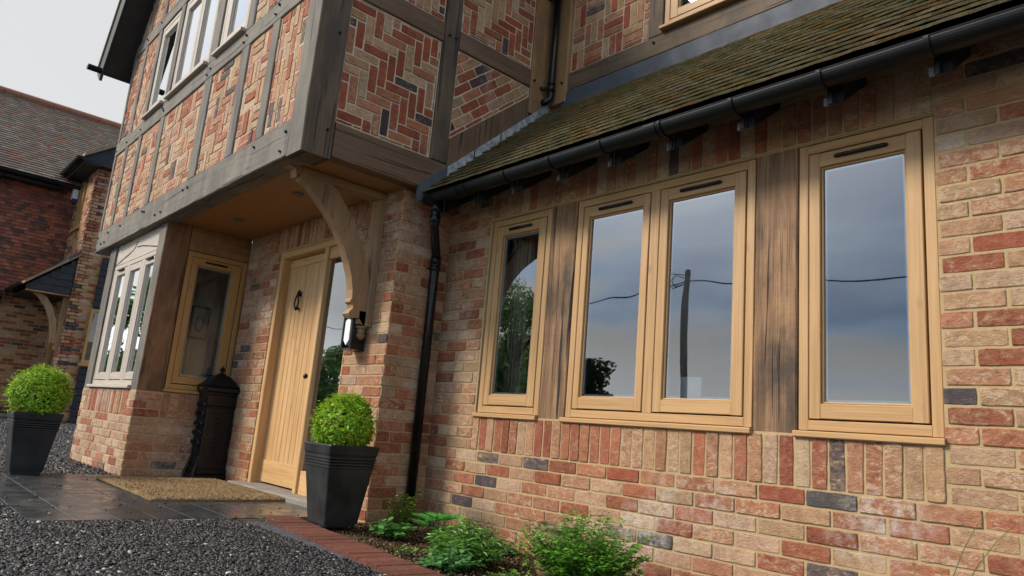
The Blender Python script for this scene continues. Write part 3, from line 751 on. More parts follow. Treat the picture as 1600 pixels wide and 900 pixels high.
window(FC, .520, 2.01, 3.735, 4.80, [(.635, 1.18), (1.36, 1.90)], 'oak_new', n=.0, label='oak window above the lean-to roof', sill_out=.05)
# lead apron
mb = MB()
for a, b in ((-.50, .80), (.795, 2.2), (2.195, 4.6)):
    fbox(mb, FC, a, b, 3.33, 3.515, -.02, .018 + (.003 if a > 0 and a < 1 else 0), c=.004, jit=.0015)
mb.build('lead_flashing', 'lead', house)
mb = MB(); fbox(mb, FC, -.455, 4.6, 3.515, 3.527, -.08, -.02); mb.build('shadow_gap', 'seal', house)

# ------------------------------------------------------------------ lean-to roof
def tiles(mb, f, u0, u1, v0, v1, T, wd=.165, gauge=.1, ln=.265, th=.012, lift=.026, jit=1., clipfn=None):
    k = 0; v = v0
    while v < v1:
        u = u0 - (wd / 2 if k % 2 else 0)
        while u < u1:
            a = max(u, u0) + .0012; b = min(u + wd, u1) - .0012
            if b - a > .02 and (clipfn is None or clipfn((a + b) / 2, v)):
                j1 = rnd.uniform(-.003, .003) * jit; j2 = rnd.uniform(0, .004) * jit; j3 = rnd.uniform(0, .004) * jit; e = min(ln, v1 - v + .02)
                vb = v + j1; t = [(a, vb, lift + j2), (b, vb, lift + j3), (b, vb + e, 0.), (a, vb + e, 0.)]
                vs = [f.p(*q) for q in t] + [f.p(q[0], q[1], q[2] + th) for q in t]
                # slight camber across the tail
                mu = (a + b) / 2; vs += [f.p(mu, vb, lift + (j2 + j3) / 2 + .003), f.p(mu, vb, lift + (j2 + j3) / 2 + .003 + th)]
                c = rnd.choice(T); kk = rnd.uniform(.75, 1.2)
                mb.add(vs, [(0, 8, 9, 4), (8, 1, 5, 9), (4, 9, 5, 6, 7), (1, 2, 6, 5), (3, 0, 4, 7), (0, 3, 2, 1, 8)], None, tuple(x * kk for x in c) + (.5,))
            u += wd
        v += gauge; k += 1
sl = math.atan(TS)
def roof_frame(y0, z0): return F((0, y0, z0), (1, 0, 0), (0, math.cos(sl), math.sin(sl)), (0, -math.sin(sl), math.cos(sl)))
RF = roof_frame(-.365, 2.258)
mb = MB(); fbox(mb, RF, XB + .012, 4.6, 0.03, 1.56, -.06, -.004); mb.build('roof_deck', 'black_wood', house)
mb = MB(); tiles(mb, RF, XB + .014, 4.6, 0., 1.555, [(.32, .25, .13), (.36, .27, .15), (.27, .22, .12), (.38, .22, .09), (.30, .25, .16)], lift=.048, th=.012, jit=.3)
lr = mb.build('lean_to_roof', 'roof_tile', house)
# step flashing up the return
mb = MB(); k0 = F((XB, 0, 0), (0, 1, 0), (0, 0, 1), (1, 0, 0))
def strip(y0, y1, h0, h1, n1): extrude(mb, k0, [(y0, tz(y0) + h0), (y1, tz(y1) + h0), (y1, tz(y1) + h1), (y0, tz(y0) + h1)], -.01, n1)
strip(-.43, -.20, -.03, .105, .022); mb.build('lead_flashing', 'lead', house)
mb = MB(); y = -.215
while y < .79: strip(y, min(y + .26, .80), -.02, .098, .018 + .004 * (int(y * 10) % 2)); y += .25
mb.build('lead_flashing', 'lead_white', house)['label'] = 'mottled white lead flashing climbing beside the mossy roof'

# gutter, brackets, rafter feet
GY, GZ, GR = -.330, 2.268, .057
def half_round(mb, x0, x1, y, z, r, axis='x', th=.003, endcaps=True, n=16):
    pts = []
    for k in range(n + 1):
        a = math.pi + math.pi * k / n; pts.append((math.cos(a) * r, math.sin(a) * r))
    for k in range(n, -1, -1):
        a = math.pi + math.pi * k / n; pts.append((math.cos(a) * (r - th), math.sin(a) * (r - th)))
    def P(x, p): return (x, y + p[0], z + p[1]) if axis == 'x' else (y + p[0], x, z + p[1])
    K = len(pts); vs = [P(x0, p) for p in pts] + [P(x1, p) for p in pts]
    fs = [(i, (i + 1) % K, K + (i + 1) % K, K + i) for i in range(K)]
    fs += [tuple(range(n + 1)), tuple(K + i for i in range(n + 1))] if endcaps else [tuple(range(K)), tuple(range(K, 2 * K))]
    mb.add(vs, fs)
mb = MB(); half_round(mb, -.655, 4.6, GY, GZ, GR); tube(mb, [(-.655, GY - GR + .002, GZ), (4.6, GY - GR + .002, GZ)], .0045, 8)
for x in (-.30, 1.36, 3.9): half_round(mb, x - .035, x + .035, GY, GZ, GR + .004, endcaps=False)
gut = mb.build('gutter', 'gutter', house)
for x in (-.56, -.18, .22, .62, 1.02, 1.42, 1.83, 2.25, 2.67, 3.08, 3.5):
    mb = MB(); half_round(mb, x - .009, x + .009, GY, GZ, GR + .007, endcaps=False); wbox(mb, x - .011, x + .011, GY + GR - .004, GY + GR + .012, GZ - .11, GZ + .02)
    mb.build('gutter_bracket', 'gutter', gut)
    mb = MB(); wbox(mb, x - .035, x + .007, -.258, -.250, 2.160, 2.202); mb.build('bracket_tab', 'grey_tab', gut)
    mb = MB(); extrude(mb, F((x, 0, 0), (0, 1, 0), (0, 0, 1), (1, 0, 0)), [(-.249, 2.165), (0.02, 2.36), (0.02, 2.52), (-.249, 2.30)], .004, .048); mb.build('rafter_foot', 'seal', house)
mb = MB(); extrude(mb, F((0, 0, 0), (0, 1, 0), (0, 0, 1), (1, 0, 0)), [(-.34, 2.262), (.0, 2.56), (0.0, 2.58), (-.34, 2.282)], XB + .02, 4.6); mb.build('eaves_board', 'seal', house)
# downpipe with swan neck
def pipe(name, pts, r, collars=(), mt='black_plastic', parent=None):
    mb = MB(); tube(mb, pts, r, 16)
    for c, d in collars: tube(mb, [Vector(c) - Vector(d), Vector(c) + Vector(d)], r * 1.16, 16)
    return mb.build(name, mt, parent or house, True)
px_, py_ = -.742, -.145
dp = pipe('downpipe', [(-.545, -.33, 2.22), (-.545, -.33, 2.055), (-.556, -.32, 2.03), (px_ + .01, py_ - .012, 1.905), (px_, py_, 1.875), (px_, py_, -.06)], .034,
          [((-.545, -.33, 2.17), (0, 0, .022)), ((-.545, -.33, 2.09), (0, 0, .03)), ((px_, py_, 1.85), (0, 0, .03)), ((px_, py_, 1.79), (0, 0, .018))])
mb = MB(); wbox(mb, -.786, px_ - .03, py_ - .012, py_ + .012, 1.775, 1.80); tube(mb, [(-.782, py_, 1.787), (-.80, py_ - .06, 1.787)], .012, 10); mb.build('pipe_clip', 'black_plastic', dp)
dp2 = pipe('downpipe', [(-.585, .745, 4.8), (-.585, .745, 3.47), (-.585, .735, 3.44), (-.575, .66, 3.39)], .030, [((-.585, .745, 3.55), (0, 0, .03)), ((-.585, .745, 3.60), (0, 0, .012)), ((-.585, .745, 4.42), (0, 0, .02))])
for z in (3.56, 4.42):
    mb = MB(); tube(mb, [(-.655, .70, z), (-.60, .735, z)], .013, 8); tube(mb, [(-.655, .70, z - .014), (-.655, .70, z + .014)], .02, 8); mb.build('pipe_clip', 'black_plastic', dp2)

# ------------------------------------------------------------------ soffit, gable roof
mb = MB(); wbox(mb, -5.99, XB - .09, YA + .14, -.457, 2.337, 2.352, .001)
sf = mb.build('soffit_board', 'ply', house)
for x, y in ((-1.635, -.884), (-2.861, -.859)):
    mb = MB(); lathe(mb, (x, y, 2.328), [(.028, .009), (.045, .0), (.048, .004), (.048, .0095)], 24); mb.build('downlight', 'grey_tab', sf, True)
mb = MB(); th = .10
def roofside(sx):
    eave = EX if sx < 0 else 2 * RX - EX
    f = F((eave, 0, EZ), (0, -1, 0) if sx < 0 else (0, 1, 0), Vector((1 if sx < 0 else -1, 0, SL)).normalized(), Vector((-SL if sx < 0 else SL, 0, 1)).normalized())
    return f
LS = math.hypot(RX - EX, SL * (RX - EX))
TD = [(.10, .045, .03), (.13, .06, .035), (.08, .045, .035), (.06, .05, .05)]
gr_ = None
for sx in (-1, 1):
    f = roofside(sx); a, b = (-3.6, 1.60) if sx < 0 else (-1.60, 3.6)
    mb = MB(); fbox(mb, f, a, b, 0, LS, 0, .12); o = mb.build('gable_roof', 'black_wood', house)
    mb = MB(); f2 = F(f.p(0, 0, .125), f.U, f.V, f.N); tiles(mb, f2, a, b + (.03 if sx < 0 else 0), -.04, LS, TD, gauge=.1, jit=.6); mb.build('roof_tiles', 'tile_far', o)
    # bargeboard at the front verge
    bu = (1.60, 1.63) if sx < 0 else (-1.63, -1.60)
    mb = MB(); fbox(mb, f, bu[0], bu[1], -.10, LS, .002, .26, .004); mb.build('bargeboard', 'black_wood', o)
    mb = MB(); fbox(mb, f, bu[0] - .02, bu[1] + .02, -.05, LS, .262, .285, .003); mb.build('verge_mortar', 'kerb', o)
    mb = MB(); half_round(mb, -1.78, 3.5, f.O.x + (-.07 if sx < 0 else .07), EZ + .07, .055, axis='y'); mb.build('gutter', 'gutter', o)
# room volumes behind the glass
def room(x0, x1, y0, y1, z0, z1, openf=True):
    mb = MB(); t = .03
    wbox(mb, x0 - t, x0, y0, y1 + t, z0 - .2, z1 + .1); wbox(mb, x1, x1 + t, y0, y1 + t, z0 - .2, z1 + .1); wbox(mb, x0 - .001, x1 + .001, y1, y1 + t, z0 - .2, z1 + .1); wbox(mb, x0 - .001, x1 + .001, y0 - .04, y1 + .001, z1, z1 + t)
    o = mb.build('interior_wall', 'plaster', house)
    mb = MB(); wbox(mb, x0, x1, y0, y1, z0 - t, z0); mb.build('interior_floor', 'floor', house); return o
room(-.74, 4.2, .13, 3.2, .02, 2.42)
room(-5.46, -.95, -.30, 2.6, .02, 2.30)
mb = MB(); wbox(mb, -5.42, -5.39, -1.18, .0, .1, 2.3)
for k in range(12): wbox(mb, -5.392, -5.383, -1.175 + k * .098, -1.085 + k * .098, .1, 2.3, .003)
mb.build('panelled_wall', 'panelling', house)
mb = MB(); wbox(mb, -5.5, -3.6, -1.18, -.30, .70, .74); wbox(mb, -5.5, -3.6, -1.18, -.3, 2.30, 2.33); mb.build('window_board', 'white', house)
for z0_, z1_, x0_, x1_ in ((3.72, 3.75, -5.9, -.9),):
    mb = MB(); wbox(mb, x0_, x1_, -1.22, .9, z0_ - .1, z0_ - .07); wbox(mb, x0_, x1_, .85, .9, 3.6, 4.9); wbox(mb, x0_, x1_, -1.2, .9, 4.84, 4.87); mb.build('interior_wall', 'plaster', house)
mb = MB(); wbox(mb, -.3, 4.4, 2.6, 2.65, 3.6, 4.9); wbox(mb, -.45, 4.4, .95, 2.6, 3.55, 3.6); wbox(mb, -.3, 4.4, .95, 2.6, 4.9, 4.95); wbox(mb, 4.4, 4.45, .95, 2.6, 3.6, 4.9); mb.build('interior_wall', 'plaster', house)

# ------------------------------------------------------------------ front door
DY = front(-.377)
mb = MB(); fD = FD
fbox(mb, fD, -2.776, -2.716, .04, 2.105, -.12, -.004, .005); fbox(mb, fD, -1.925, -1.868, .04, 2.045, -.12, -.010, .005)
fbox(mb, fD, -1.400, -1.365, .04, 2.045, -.12, -.010, .005); fbox(mb, fD, -2.716, -1.365, 2.045, 2.105, -.12, -.004, .005)
fbox(mb, fD, -1.868, -1.400, 1.945, 2.045, -.10, -.030, .003); fbox(mb, fD, -1.868, -1.400, .04, .22, -.10, -.030, .003)
fbox(mb, fD, -2.716, -2.69, .04, 2.045, -.12, -.085, .003)
dfm = mb.build('door_frame', 'oak_door', house)
mb = MB(); mb.add([fD.p(-1.866, .22, -.05), fD.p(-1.402, .22, -.05), fD.p(-1.402, 1.945, -.05), fD.p(-1.866, 1.945, -.05)], [(0, 1, 2, 3)]); mb.build('side_light', 'glass', dfm)
mb = MB(); fbox(mb, fD, -1.868, -1.850, .22, 1.945, -.075, -.052); mb.build('glazing_bead', 'seal', dfm)
# leaf
mb = MB(); d0, d1 = -.045, 0.
x0, x1 = -2.800, -1.960
fbox(mb, DY, x0, -2.742, .058, 2.040, d0, d1, .004); fbox(mb, DY, -2.052, x1, .058, 2.040, d0, d1, .004)
fbox(mb, DY, -2.742, -2.052, .058, .243, d0, d1 - .001, .004); fbox(mb, DY, -2.742, -2.052, 1.965, 2.040, d0, d1 - .001, .004)
npl = 8; pw = (2.742 - 2.052) / npl
for k in range(npl): fbox(mb, DY, -2.742 + k * pw + .001, -2.742 + (k + 1) * pw - .001, .244, 1.964, d0, d1 - .009, .005)
door = mb.build('front_door', 'oak_door', house)
# knocker: teardrop ring on a boss
mb = MB(); kx, kz, n_ = -2.425, 1.70, DY
lathe_pts = [(-.377)]
def on(f, u, v, n): return f.p(u, v, n)
tube(mb, [on(DY, kx, kz, 0), on(DY, kx, kz, .02), on(DY, kx, kz, .032)], [.020, .019, .006], 14)
tube(mb, [on(DY, kx, kz + .035, .006), on(DY, kx, kz + .02, .014), on(DY, kx, kz - .02, .014)], [.006, .014, .016], 10)
ring = [on(DY, kx + .032 * math.sin(t) * (1 - .25 * math.cos(t)), kz - .072 + .058 * math.cos(t), .026) for t in [2 * math.pi * k / 22 for k in range(23)]]
tube(mb, ring, .0075, 10, False)
tube(mb, [on(DY, kx, kz - .115, .026), on(DY, kx, kz - .13, .026), on(DY, kx, kz - .150, .022)], [.012, .016, .005], 12); tube(mb, [on(DY, kx, kz - .13, 0), on(DY, kx, kz - .13, .012)], .013, 12)
mb.build('door_knocker', 'iron', door, True)
mb = MB(); kx, kz = -2.005, .965
tube(mb, [on(DY, kx, kz, 0), on(DY, kx, kz, .008)], .024, 16); tube(mb, [on(DY, kx, kz, .006), on(DY, kx, kz, .03), on(DY, kx, kz, .042), on(DY, kx, kz, .056), on(DY, kx, kz, .066)], [.010, .009, .021, .022, .010], 16)
mb.build('door_knob', 'iron', door, True)
mb = MB(); fbox(mb, DY, -2.012, -1.998, 1.03, 1.075, 0, .004); mb.build('keyhole_plate', 'iron', door)
mb = MB(); wbox(mb, -2.84, -1.33, -.60, -.335, -.03, .045, .006, .001); mb.build('doorstep', 'stone', house)
# ------------------------------------------------------------------ porch bracket
bkt = None
FK = F((-1.02, 0, 0), (0, 1, 0), (0, 0, 1), (1, 0, 0))
outer = [(-1.25, 2.338), (-1.25, 2.318), (-1.20, 2.305), (-1.185, 2.255), (-1.165, 2.285), (-1.145, 2.245), (-1.09, 2.22), (-1.008, 2.150), (-.92, 2.07), (-.829, 1.965), (-.76, 1.86), (-.706, 1.75), (-.665, 1.65), (-.645, 1.56), (-.64, 1.50)]
foot = [(-.650, 1.485), (-.650, 1.470), (-.630, 1.462), (-.622, 1.430), (-.645, 1.405), (-.655, 1.385), (-.640, 1.365), (-.600, 1.360), (-.570, 1.368), (-.545, 1.345), (-.530, 1.325)]
inner = [(-.51, 1.325), (-.51, 1.60), (-.525, 1.68), (-.567, 1.81), (-.639, 1.945), (-.70, 2.045), (-.775, 2.145), (-.86, 2.235), (-.96, 2.315), (-1.0, 2.338)]
poly = (outer + foot + inner)[::-1]
mb = MB(); extrude(mb, FK, poly, -.085, 0.)
pb = mb.build('porch_bracket', 'oak_brace', house)
bm = bmesh.new(); bm.from_mesh(pb.data); bmesh.ops.triangulate(bm, faces=[f for f in bm.faces if len(f.verts) > 4]); bm.to_mesh(pb.data); bm.free()
mb = MB(); wbox(mb, -1.135, -1.010, -.512, -.458, 1.315, 2.275, .006, .001); wbox(mb, -1.135, -1.010, -1.15, -.458, 2.277, 2.336, .006)
mb.build('bracket_post', 'oak_brace', pb)
mb = MB(); wbox(mb, -1.128, -1.02, -.565, -.512, 1.325, 1.42, .006); lathe(mb, (-1.072, -.505, 1.315), [(.046, 0), (.046, -.012), (.032, -.02), (.032, -.05), (.038, -.058), (.036, -.072), (.022, -.09), (.008, -.098)], 16)
mb.build('pendant_drop', 'oak_brace', pb)

# ================================================================== THINGS BY THE HOUSE
# wall lantern
ln = thing('wall_lantern', 'black wall lantern with a pale arched glass on the brick pillar beside the door', 'lamp', (-1.14, -.457, 1.27))
fL = F((0, 0, 0), (1, 0, 0), (0, 0, 1), (0, -1, 0))
mb = MB()
fbox(mb, fL, -.075, .075, -.13, .13, 0, .012, .004)
fbox(mb, fL, -.072, -.050, -.128, .128, .012, .125, .006); fbox(mb, fL, .050, .072, -.128, .128, .012, .125, .006)
fbox(mb, fL, -.0495, .0495, .100, .128, .012, .130, .006); fbox(mb, fL, -.0495, .0495, -.128, -.118, .012, .120, .004); fbox(mb, fL, -.0495, .0495, -.11, .09, .012, .05, .004)
mb.build('lantern_body', 'black_plastic', ln)
mb = MB(); pts = [(-.036, -.062), (0, -.098), (.036, -.062), (.036, .070)] + [(.036 * math.cos(t), .072 + .022 * math.sin(t)) for t in [math.pi * k / 8 for k in range(1, 8)]] + [(-.036, .070)]
extrude(mb, fL, pts, .052, .122); mb.build('lantern_glass', 'white', ln)

# tower mailbox
mbx = thing('mailbox', 'ornate black cast iron post box standing between the bay and the front door', 'mailbox', (-3.365, -.60, .006))
bx = lambda mb, x0, x1, y0, y1, z0, z1, c=.006: wbox(mb, x0, x1, y0, y1, z0, z1, c)
mb = MB(); HX, HY = .115, .125
bx(mb, -HX - .022, HX + .022, -HY - .03, HY + .01, 0, .045); bx(mb, -HX - .012, HX + .012, -HY - .012, HY + .004, .045, .10, .01)
bx(mb, -HX, HX, -HY, HY, .10, .70)
bx(mb, -HX - .006, HX + .006, -HY - .008, HY + .004, .64, .66); bx(mb, -HX - .004, HX + .004, -HY - .006, HY + .003, .66, .76, .004)
bx(mb, -HX - .012, HX + .012, -HY - .014, HY + .008, .76, .785); bx(mb, -HX - .030, HX + .030, -HY - .032, HY + .022, .785, .835, .012)
# side panel mouldings on the two visible sides and small rosettes
fx = F((HX, 0, 0), (0, 1, 0), (0, 0, 1), (1, 0, 0)); fy = F((0, -HY, 0), (1, 0, 0), (0, 0, 1), (0, -1, 0))
for f_ in (fx, fy):
    for (a, b, c, d) in ((-.085, .085, .15, .60), (-.05, .05, .19, .56)):
        for q in ((a, a + .008, c, d), (b - .008, b, c, d), (a + .008, b - .008, d - .008, d), (a + .008, b - .008, c, c + .008)): fbox(mb, f_, *q, 0, .006, .002)
    for k in range(9):
        z = .225 + k * .038
        lathe_c = f_.p(0, z, .003); tube(mb, [f_.p(0, z, 0), f_.p(0, z, .006), f_.p(0, z, .010)], [.016, .014, .005], 8)
        for s_ in (-1, 1): tube(mb, [f_.p(s_ * .012, z + .01, .002), f_.p(s_ * .028, z + .022, .005), f_.p(s_ * .034, z + .008, .002)], [.005, .005, .002], 6)
    fbox(mb, f_, -.07, .07, .69, .735, 0, .010, .003)
    for k in range(11): tube(mb, [f_.p(-.115 + k * .023, .793, .026), f_.p(-.105 + k * .023, .828, .034)], .007, 6)
# raised scrolls and brackets on the front
for k in range(5):
    z = .30 + k * .085
    for s_ in (-1, 1): tube(mb, [fy.p(s_ * .09, z, .0), fy.p(s_ * .105, z + .02, .018), fy.p(s_ * .08, z + .04, .022), fy.p(s_ * .07, z + .02, .014)], [.008, .010, .008, .004], 8)
fbox(mb, fy, -.085, .085, .60, .632, 0, .022, .006)
tube(mb, [fy.p(0, .47, 0), fy.p(0, .47, .02), fy.p(0, .47, .03)], [.018, .018, .006], 10)
for s_ in (-1, 1): tube(mb, [fy.p(s_ * .10, .20, .0), fy.p(s_ * .108, .12, .012), fy.p(s_ * .115, .05, .030), fy.p(s_ * .115, .01, .034)], [.008, .012, .015, .015], 8)
mb.build('post_body', 'iron', mbx)
mb = MB(); vs = []; rings = [(.140, .150, .835), (.148, .158, .845), (.132, .140, .858), (.118, .126, .872), (.098, .104, .905), (.068, .072, .935), (.040, .042, .950), (.034, .034, .958)]
k = 0
for a, b, z in rings: vs += [(-a, -b, z), (a, -b, z), (a, b * .85, z), (-a, b * .85, z)]
fs = [(i * 4 + q, i * 4 + (q + 1) % 4, i * 4 + 4 + (q + 1) % 4, i * 4 + 4 + q) for i in range(len(rings) - 1) for q in range(4)] + [tuple(range(4))[::-1], tuple(range(len(rings) * 4 - 4, len(rings) * 4))]
mb.add(vs, fs)
lathe(mb, (0, 0, .955), [(.030, 0), (.034, .008), (.014, .016), (.012, .026), (.024, .038), (.026, .048), (.014, .062), (.005, .070), (.007, .078), (.002, .084)], 16)
mb.build('domed_lid', 'iron', mbx)
mb = MB(); fbox(mb, fy, -.075, .075, .790, .832, .030, .040, .003); plate = mb.build('name_plate', 'iron', mbx)
def text_mesh(txt, size, name, mt, parent, f, u, v, n, depth=.002):
    cu = bpy.data.curves.new(name, 'FONT'); cu.body = txt; cu.size = size; cu.extrude = depth; cu.align_x = 'CENTER'; cu.align_y = 'CENTER'
    to = bpy.data.objects.new('tmp_text', cu); COL.objects.link(to)
    dg = bpy.context.evaluated_depsgraph_get(); me = bpy.data.meshes.new_from_object(to.evaluated_get(dg)); bpy.data.objects.remove(to)
    o = bpy.data.objects.new(name, me); COL.objects.link(o); me.materials.clear(); me.materials.append(MT[mt])
    mm = Matrix((f.U, f.V, f.N)).transposed().to_4x4(); mm.translation = f.p(u, v, n)
    me.transform(mm); o.parent = parent; return o
MT['brass'] = plain('worn_brass', (.22, .14, .055), .45, metal=.6)
text_mesh('POST', .040, 'raised_lettering', 'brass', plate, fy, 0, .811, .042)

# planters and box balls
def sqring(prof, n_c=3):
    """square rings with small rounded corners"""
    vs = []; fs = []; per = 4 * n_c
    for h, z in prof:
        r = min(.012, h * .3)
        for cx_, cy_, a0 in ((1, 1, 0), (-1, 1, 90), (-1, -1, 180), (1, -1, 270)):
            for k in range(n_c):
                a = R_(a0 + 90 * k / (n_c - 1)); vs.append((cx_ * (h - r) + r * math.cos(a), cy_ * (h - r) + r * math.sin(a), z))
    for i in range(len(prof) - 1):
        for k in range(per): fs.append((i * per + k, i * per + (k + 1) % per, (i + 1) * per + (k + 1) % per, (i + 1) * per + k))
    fs.append(tuple(range(per))[::-1]); fs.append(tuple((len(prof) - 1) * per + k for k in range(per)))
    return vs, fs
def planter(loc, label, rot=0.):
    t = thing('planter', label, 'planter', loc, 'black tapered planters with clipped balls'); t.rotation_euler.z = rot
    H = .485
    def hw(z): return .112 + (.172 - .112) * z / H
    prof = [(.104, 0), (.104, .012), (hw(0.012), .014), (hw(.340), .340)]
    for k in range(4):
        z = .345 + k * .018
        prof += [(hw(z), z), (hw(z) + .005, z + .004), (hw(z) + .005, z + .012), (hw(z), z + .015)]
    prof += [(hw(.425), .425), (hw(.43) + .003, .43), (hw(.478) + .004, .478), (hw(.485) + .001, .485), (hw(.485) - .012, .485), (hw(.44) - .016, .44)]
    mb = MB(); vs, fs = sqring(prof); mb.add(vs, fs[:-1]); mb.build('pot', 'slate_pot', t)
    mb = MB(); vs, fs = sqring([(hw(.44) - .017, .435), (hw(.44) - .017, .447)]); mb.add(vs, fs); mb.build('potting_soil', 'soil', t)
    return t
planter((-.60, -.81, .004), 'black square planter on the brick edging beside the front door pillar')
planter((-3.50, -2.00, .008), 'black square planter on the slate paving in front of the bay, farther from the door')

def leafball(mb, c, r, n, ls, cols, sq=(1, 1, 1), inner=.55, seed=1, lump=.08, up=.3, aspect=.55):
    rg = random.Random(seed); lum = [(Vector((rg.gauss(0, 1), rg.gauss(0, 1), rg.gauss(0, 1))).normalized(), rg.uniform(-1, 1)) for _ in range(14)]
    for _ in range(n):
        d = Vector((rg.gauss(0, 1), rg.gauss(0, 1), rg.gauss(0, 1))).normalized()
        k = 1 + lump * sum(w_ * max(0, d.dot(q)) ** 6 for q, w_ in lum)
        t = rg.random() ** .35; rr = r * k * (inner + (1 - inner) * t) * rg.uniform(.97, 1.05)
        p = Vector(c) + Vector((d.x * rr * sq[0], d.y * rr * sq[1], d.z * rr * sq[2]))
        nn = (d + Vector((rg.uniform(-1, 1), rg.uniform(-1, 1), rg.uniform(-.6, 1))) * .8 + Vector((0, 0, up))).normalized()
        leaf(mb, rg, p, nn, ls * rg.uniform(.7, 1.25), aspect, cols, .55 + .45 * t)
def leaf(mb, rg, p, nn, s, aspect, cols, shade=1., dirv=None):
    a = dirv if dirv is not None else Vector((rg.uniform(-1, 1), rg.uniform(-1, 1), rg.uniform(-.4, 1)))
    a = (a - nn * a.dot(nn))
    if a.length < 1e-4: a = nn.orthogonal()
    a.normalize(); b = nn.cross(a) * (s * aspect * .5); a = a * s
    c = rg.choice(cols); k = rg.uniform(.8, 1.2)
    fold = nn * (s * .10)
    mb.add([p, p + a * .45 + b + fold, p + a, p + a * .45 - b + fold, p + a * .5], [(0, 1, 4), (1, 2, 4), (2, 3, 4), (3, 0, 4)], None, tuple(x * k for x in c) + (1,))
def sprig(mb, rg, p0, d, L, nl, ls, cols, aspect=.45, droop=.3, stem=None, pairs=True, stemr=.0015):
    pts = []; p = Vector(p0); d = Vector(d).normalized()
    for i in range(7):
        pts.append(p.copy()); p = p + d * (L / 6); d = (d + Vector((0, 0, -droop * .12))).normalized()
    if stem is not None: tube(stem, pts, [stemr * (1 - .1 * k) for k in range(7)], 4)
    for i in range(nl):
        t = .15 + .85 * (i + 1) / nl; k = min(5, int(t * 6)); q = pts[k].lerp(pts[k + 1], t * 6 - k) if k < 6 else pts[6]
        ax = (pts[min(k + 1, 6)] - pts[k]).normalized(); sd = ax.orthogonal().normalized(); a = rg.uniform(0, 6.28); o_ = sd * math.cos(a) + ax.cross(sd) * math.sin(a)
        for s_ in ((1, -1) if pairs else (1,)):
            dv = (o_ * s_ + ax * .6).normalized(); nn = (Vector((0, 0, 1)) + o_ * .2 + Vector((rg.uniform(-.4, .4), rg.uniform(-.4, .4), 0))).normalized()
            leaf(mb, rg, q, nn, ls * rg.uniform(.7, 1.2), aspect, cols, dirv=dv)
def bush(name, label, cat, loc, n, L, nl, ls, cols, spread=1., up=1., seed=1, aspect=.5, droop=.2, group=None, pairs=True, base=.03):
    t = thing(name, label, cat, loc, group); rg = random.Random(seed); mb = MB(); st = MB()
    for _ in range(n):
        a = rg.uniform(0, 6.283); e = rg.random() ** .6 * spread
        if name == 'round_leaved_shrub' and math.cos(a + .7) * e < -.30 and rg.random() < .72: continue
        d = (math.cos(a) * e, math.sin(a) * e, up * rg.uniform(.6, 1.))
        sprig(mb, rg, (rg.uniform(-base, base), rg.uniform(-base, base), 0), d, L * rg.uniform(.55, 1.1), nl, ls, cols, aspect, droop, st, pairs)
    mb.build('leaves', 'leaf', t); st.build('stems', 'bark', t); return t
BOX = [(.25, .47, .018), (.33, .57, .025), (.16, .34, .015), (.42, .63, .035), (.28, .51, .02), (.20, .40, .018), (.38, .60, .03), (.40, .36, .06)]
def boxball(loc, r, seed, label, n=6500):
    t = thing('clipped_box_ball', label, 'topiary', loc, 'clipped box balls in the planters')
    mb = MB()
    leafball(mb, (0, 0, r * .80), r * .95, n, .025, BOX, (1, 1, .95), .60, seed, .20)
    for _ in range(330):
        rg_ = rnd; d_ = Vector((rg_.gauss(0, 1), rg_.gauss(0, 1), rg_.gauss(0.5, 1))).normalized(); sprig(mb, rg_, Vector((0, 0, r * .8)) + d_ * r * .9, d_ + Vector((0, 0, .5)), r * rg_.uniform(.12, .28), 4, .019, BOX, .55, .1)
    mb.build('foliage', 'leaf', t)
    mb = MB(); rg = random.Random(seed)
    for _ in range(26):
        a = rg.uniform(0, 6.28); e = r * .75; tube(mb, [(0, 0, -.02), (math.cos(a) * e * .35, math.sin(a) * e * .35, r * .45), (math.cos(a) * e * rg.uniform(.5, 1), math.sin(a) * e * rg.uniform(.5, 1), r * rg.uniform(.5, 1.3))], [.005, .003, .001], 5)
    mb.build('stems', 'bark', t)
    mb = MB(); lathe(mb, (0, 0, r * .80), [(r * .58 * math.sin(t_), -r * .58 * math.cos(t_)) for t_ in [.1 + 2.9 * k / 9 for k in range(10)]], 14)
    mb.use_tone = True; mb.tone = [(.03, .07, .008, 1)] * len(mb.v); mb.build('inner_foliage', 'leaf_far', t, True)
    return t
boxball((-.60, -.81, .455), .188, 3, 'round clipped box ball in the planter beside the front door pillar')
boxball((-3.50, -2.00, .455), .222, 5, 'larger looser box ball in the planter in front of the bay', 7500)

# doormat
mb = MB(); wbox(mb, -3.15, -1.70, -1.55, -.585, .007, .020, .004, .0015); nx_, ny_ = 210, 140; vs = []
for j in range(ny_ + 1):
    for i in range(nx_ + 1):
        ed_ = i in (0, nx_) or j in (0, ny_)
        vs.append((-3.153 + 1.456 * i / nx_ + rnd.uniform(-.004, .004), -1.553 + .971 * j / ny_ + rnd.uniform(-.004, .004), .018 if ed_ else .030 + rnd.uniform(-.006, .006) - (.004 if (i < 3 or j < 3 or i > nx_ - 3 or j > ny_ - 3) else 0)))
mb.add(vs, [(j * (nx_ + 1) + i, j * (nx_ + 1) + i + 1, (j + 1) * (nx_ + 1) + i + 1, (j + 1) * (nx_ + 1) + i) for j in range(ny_) for i in range(nx_)])
prop(mb.build('doormat', 'coir', None), 'large worn brown coir doormat on the slate paving at the front door', 'doormat')
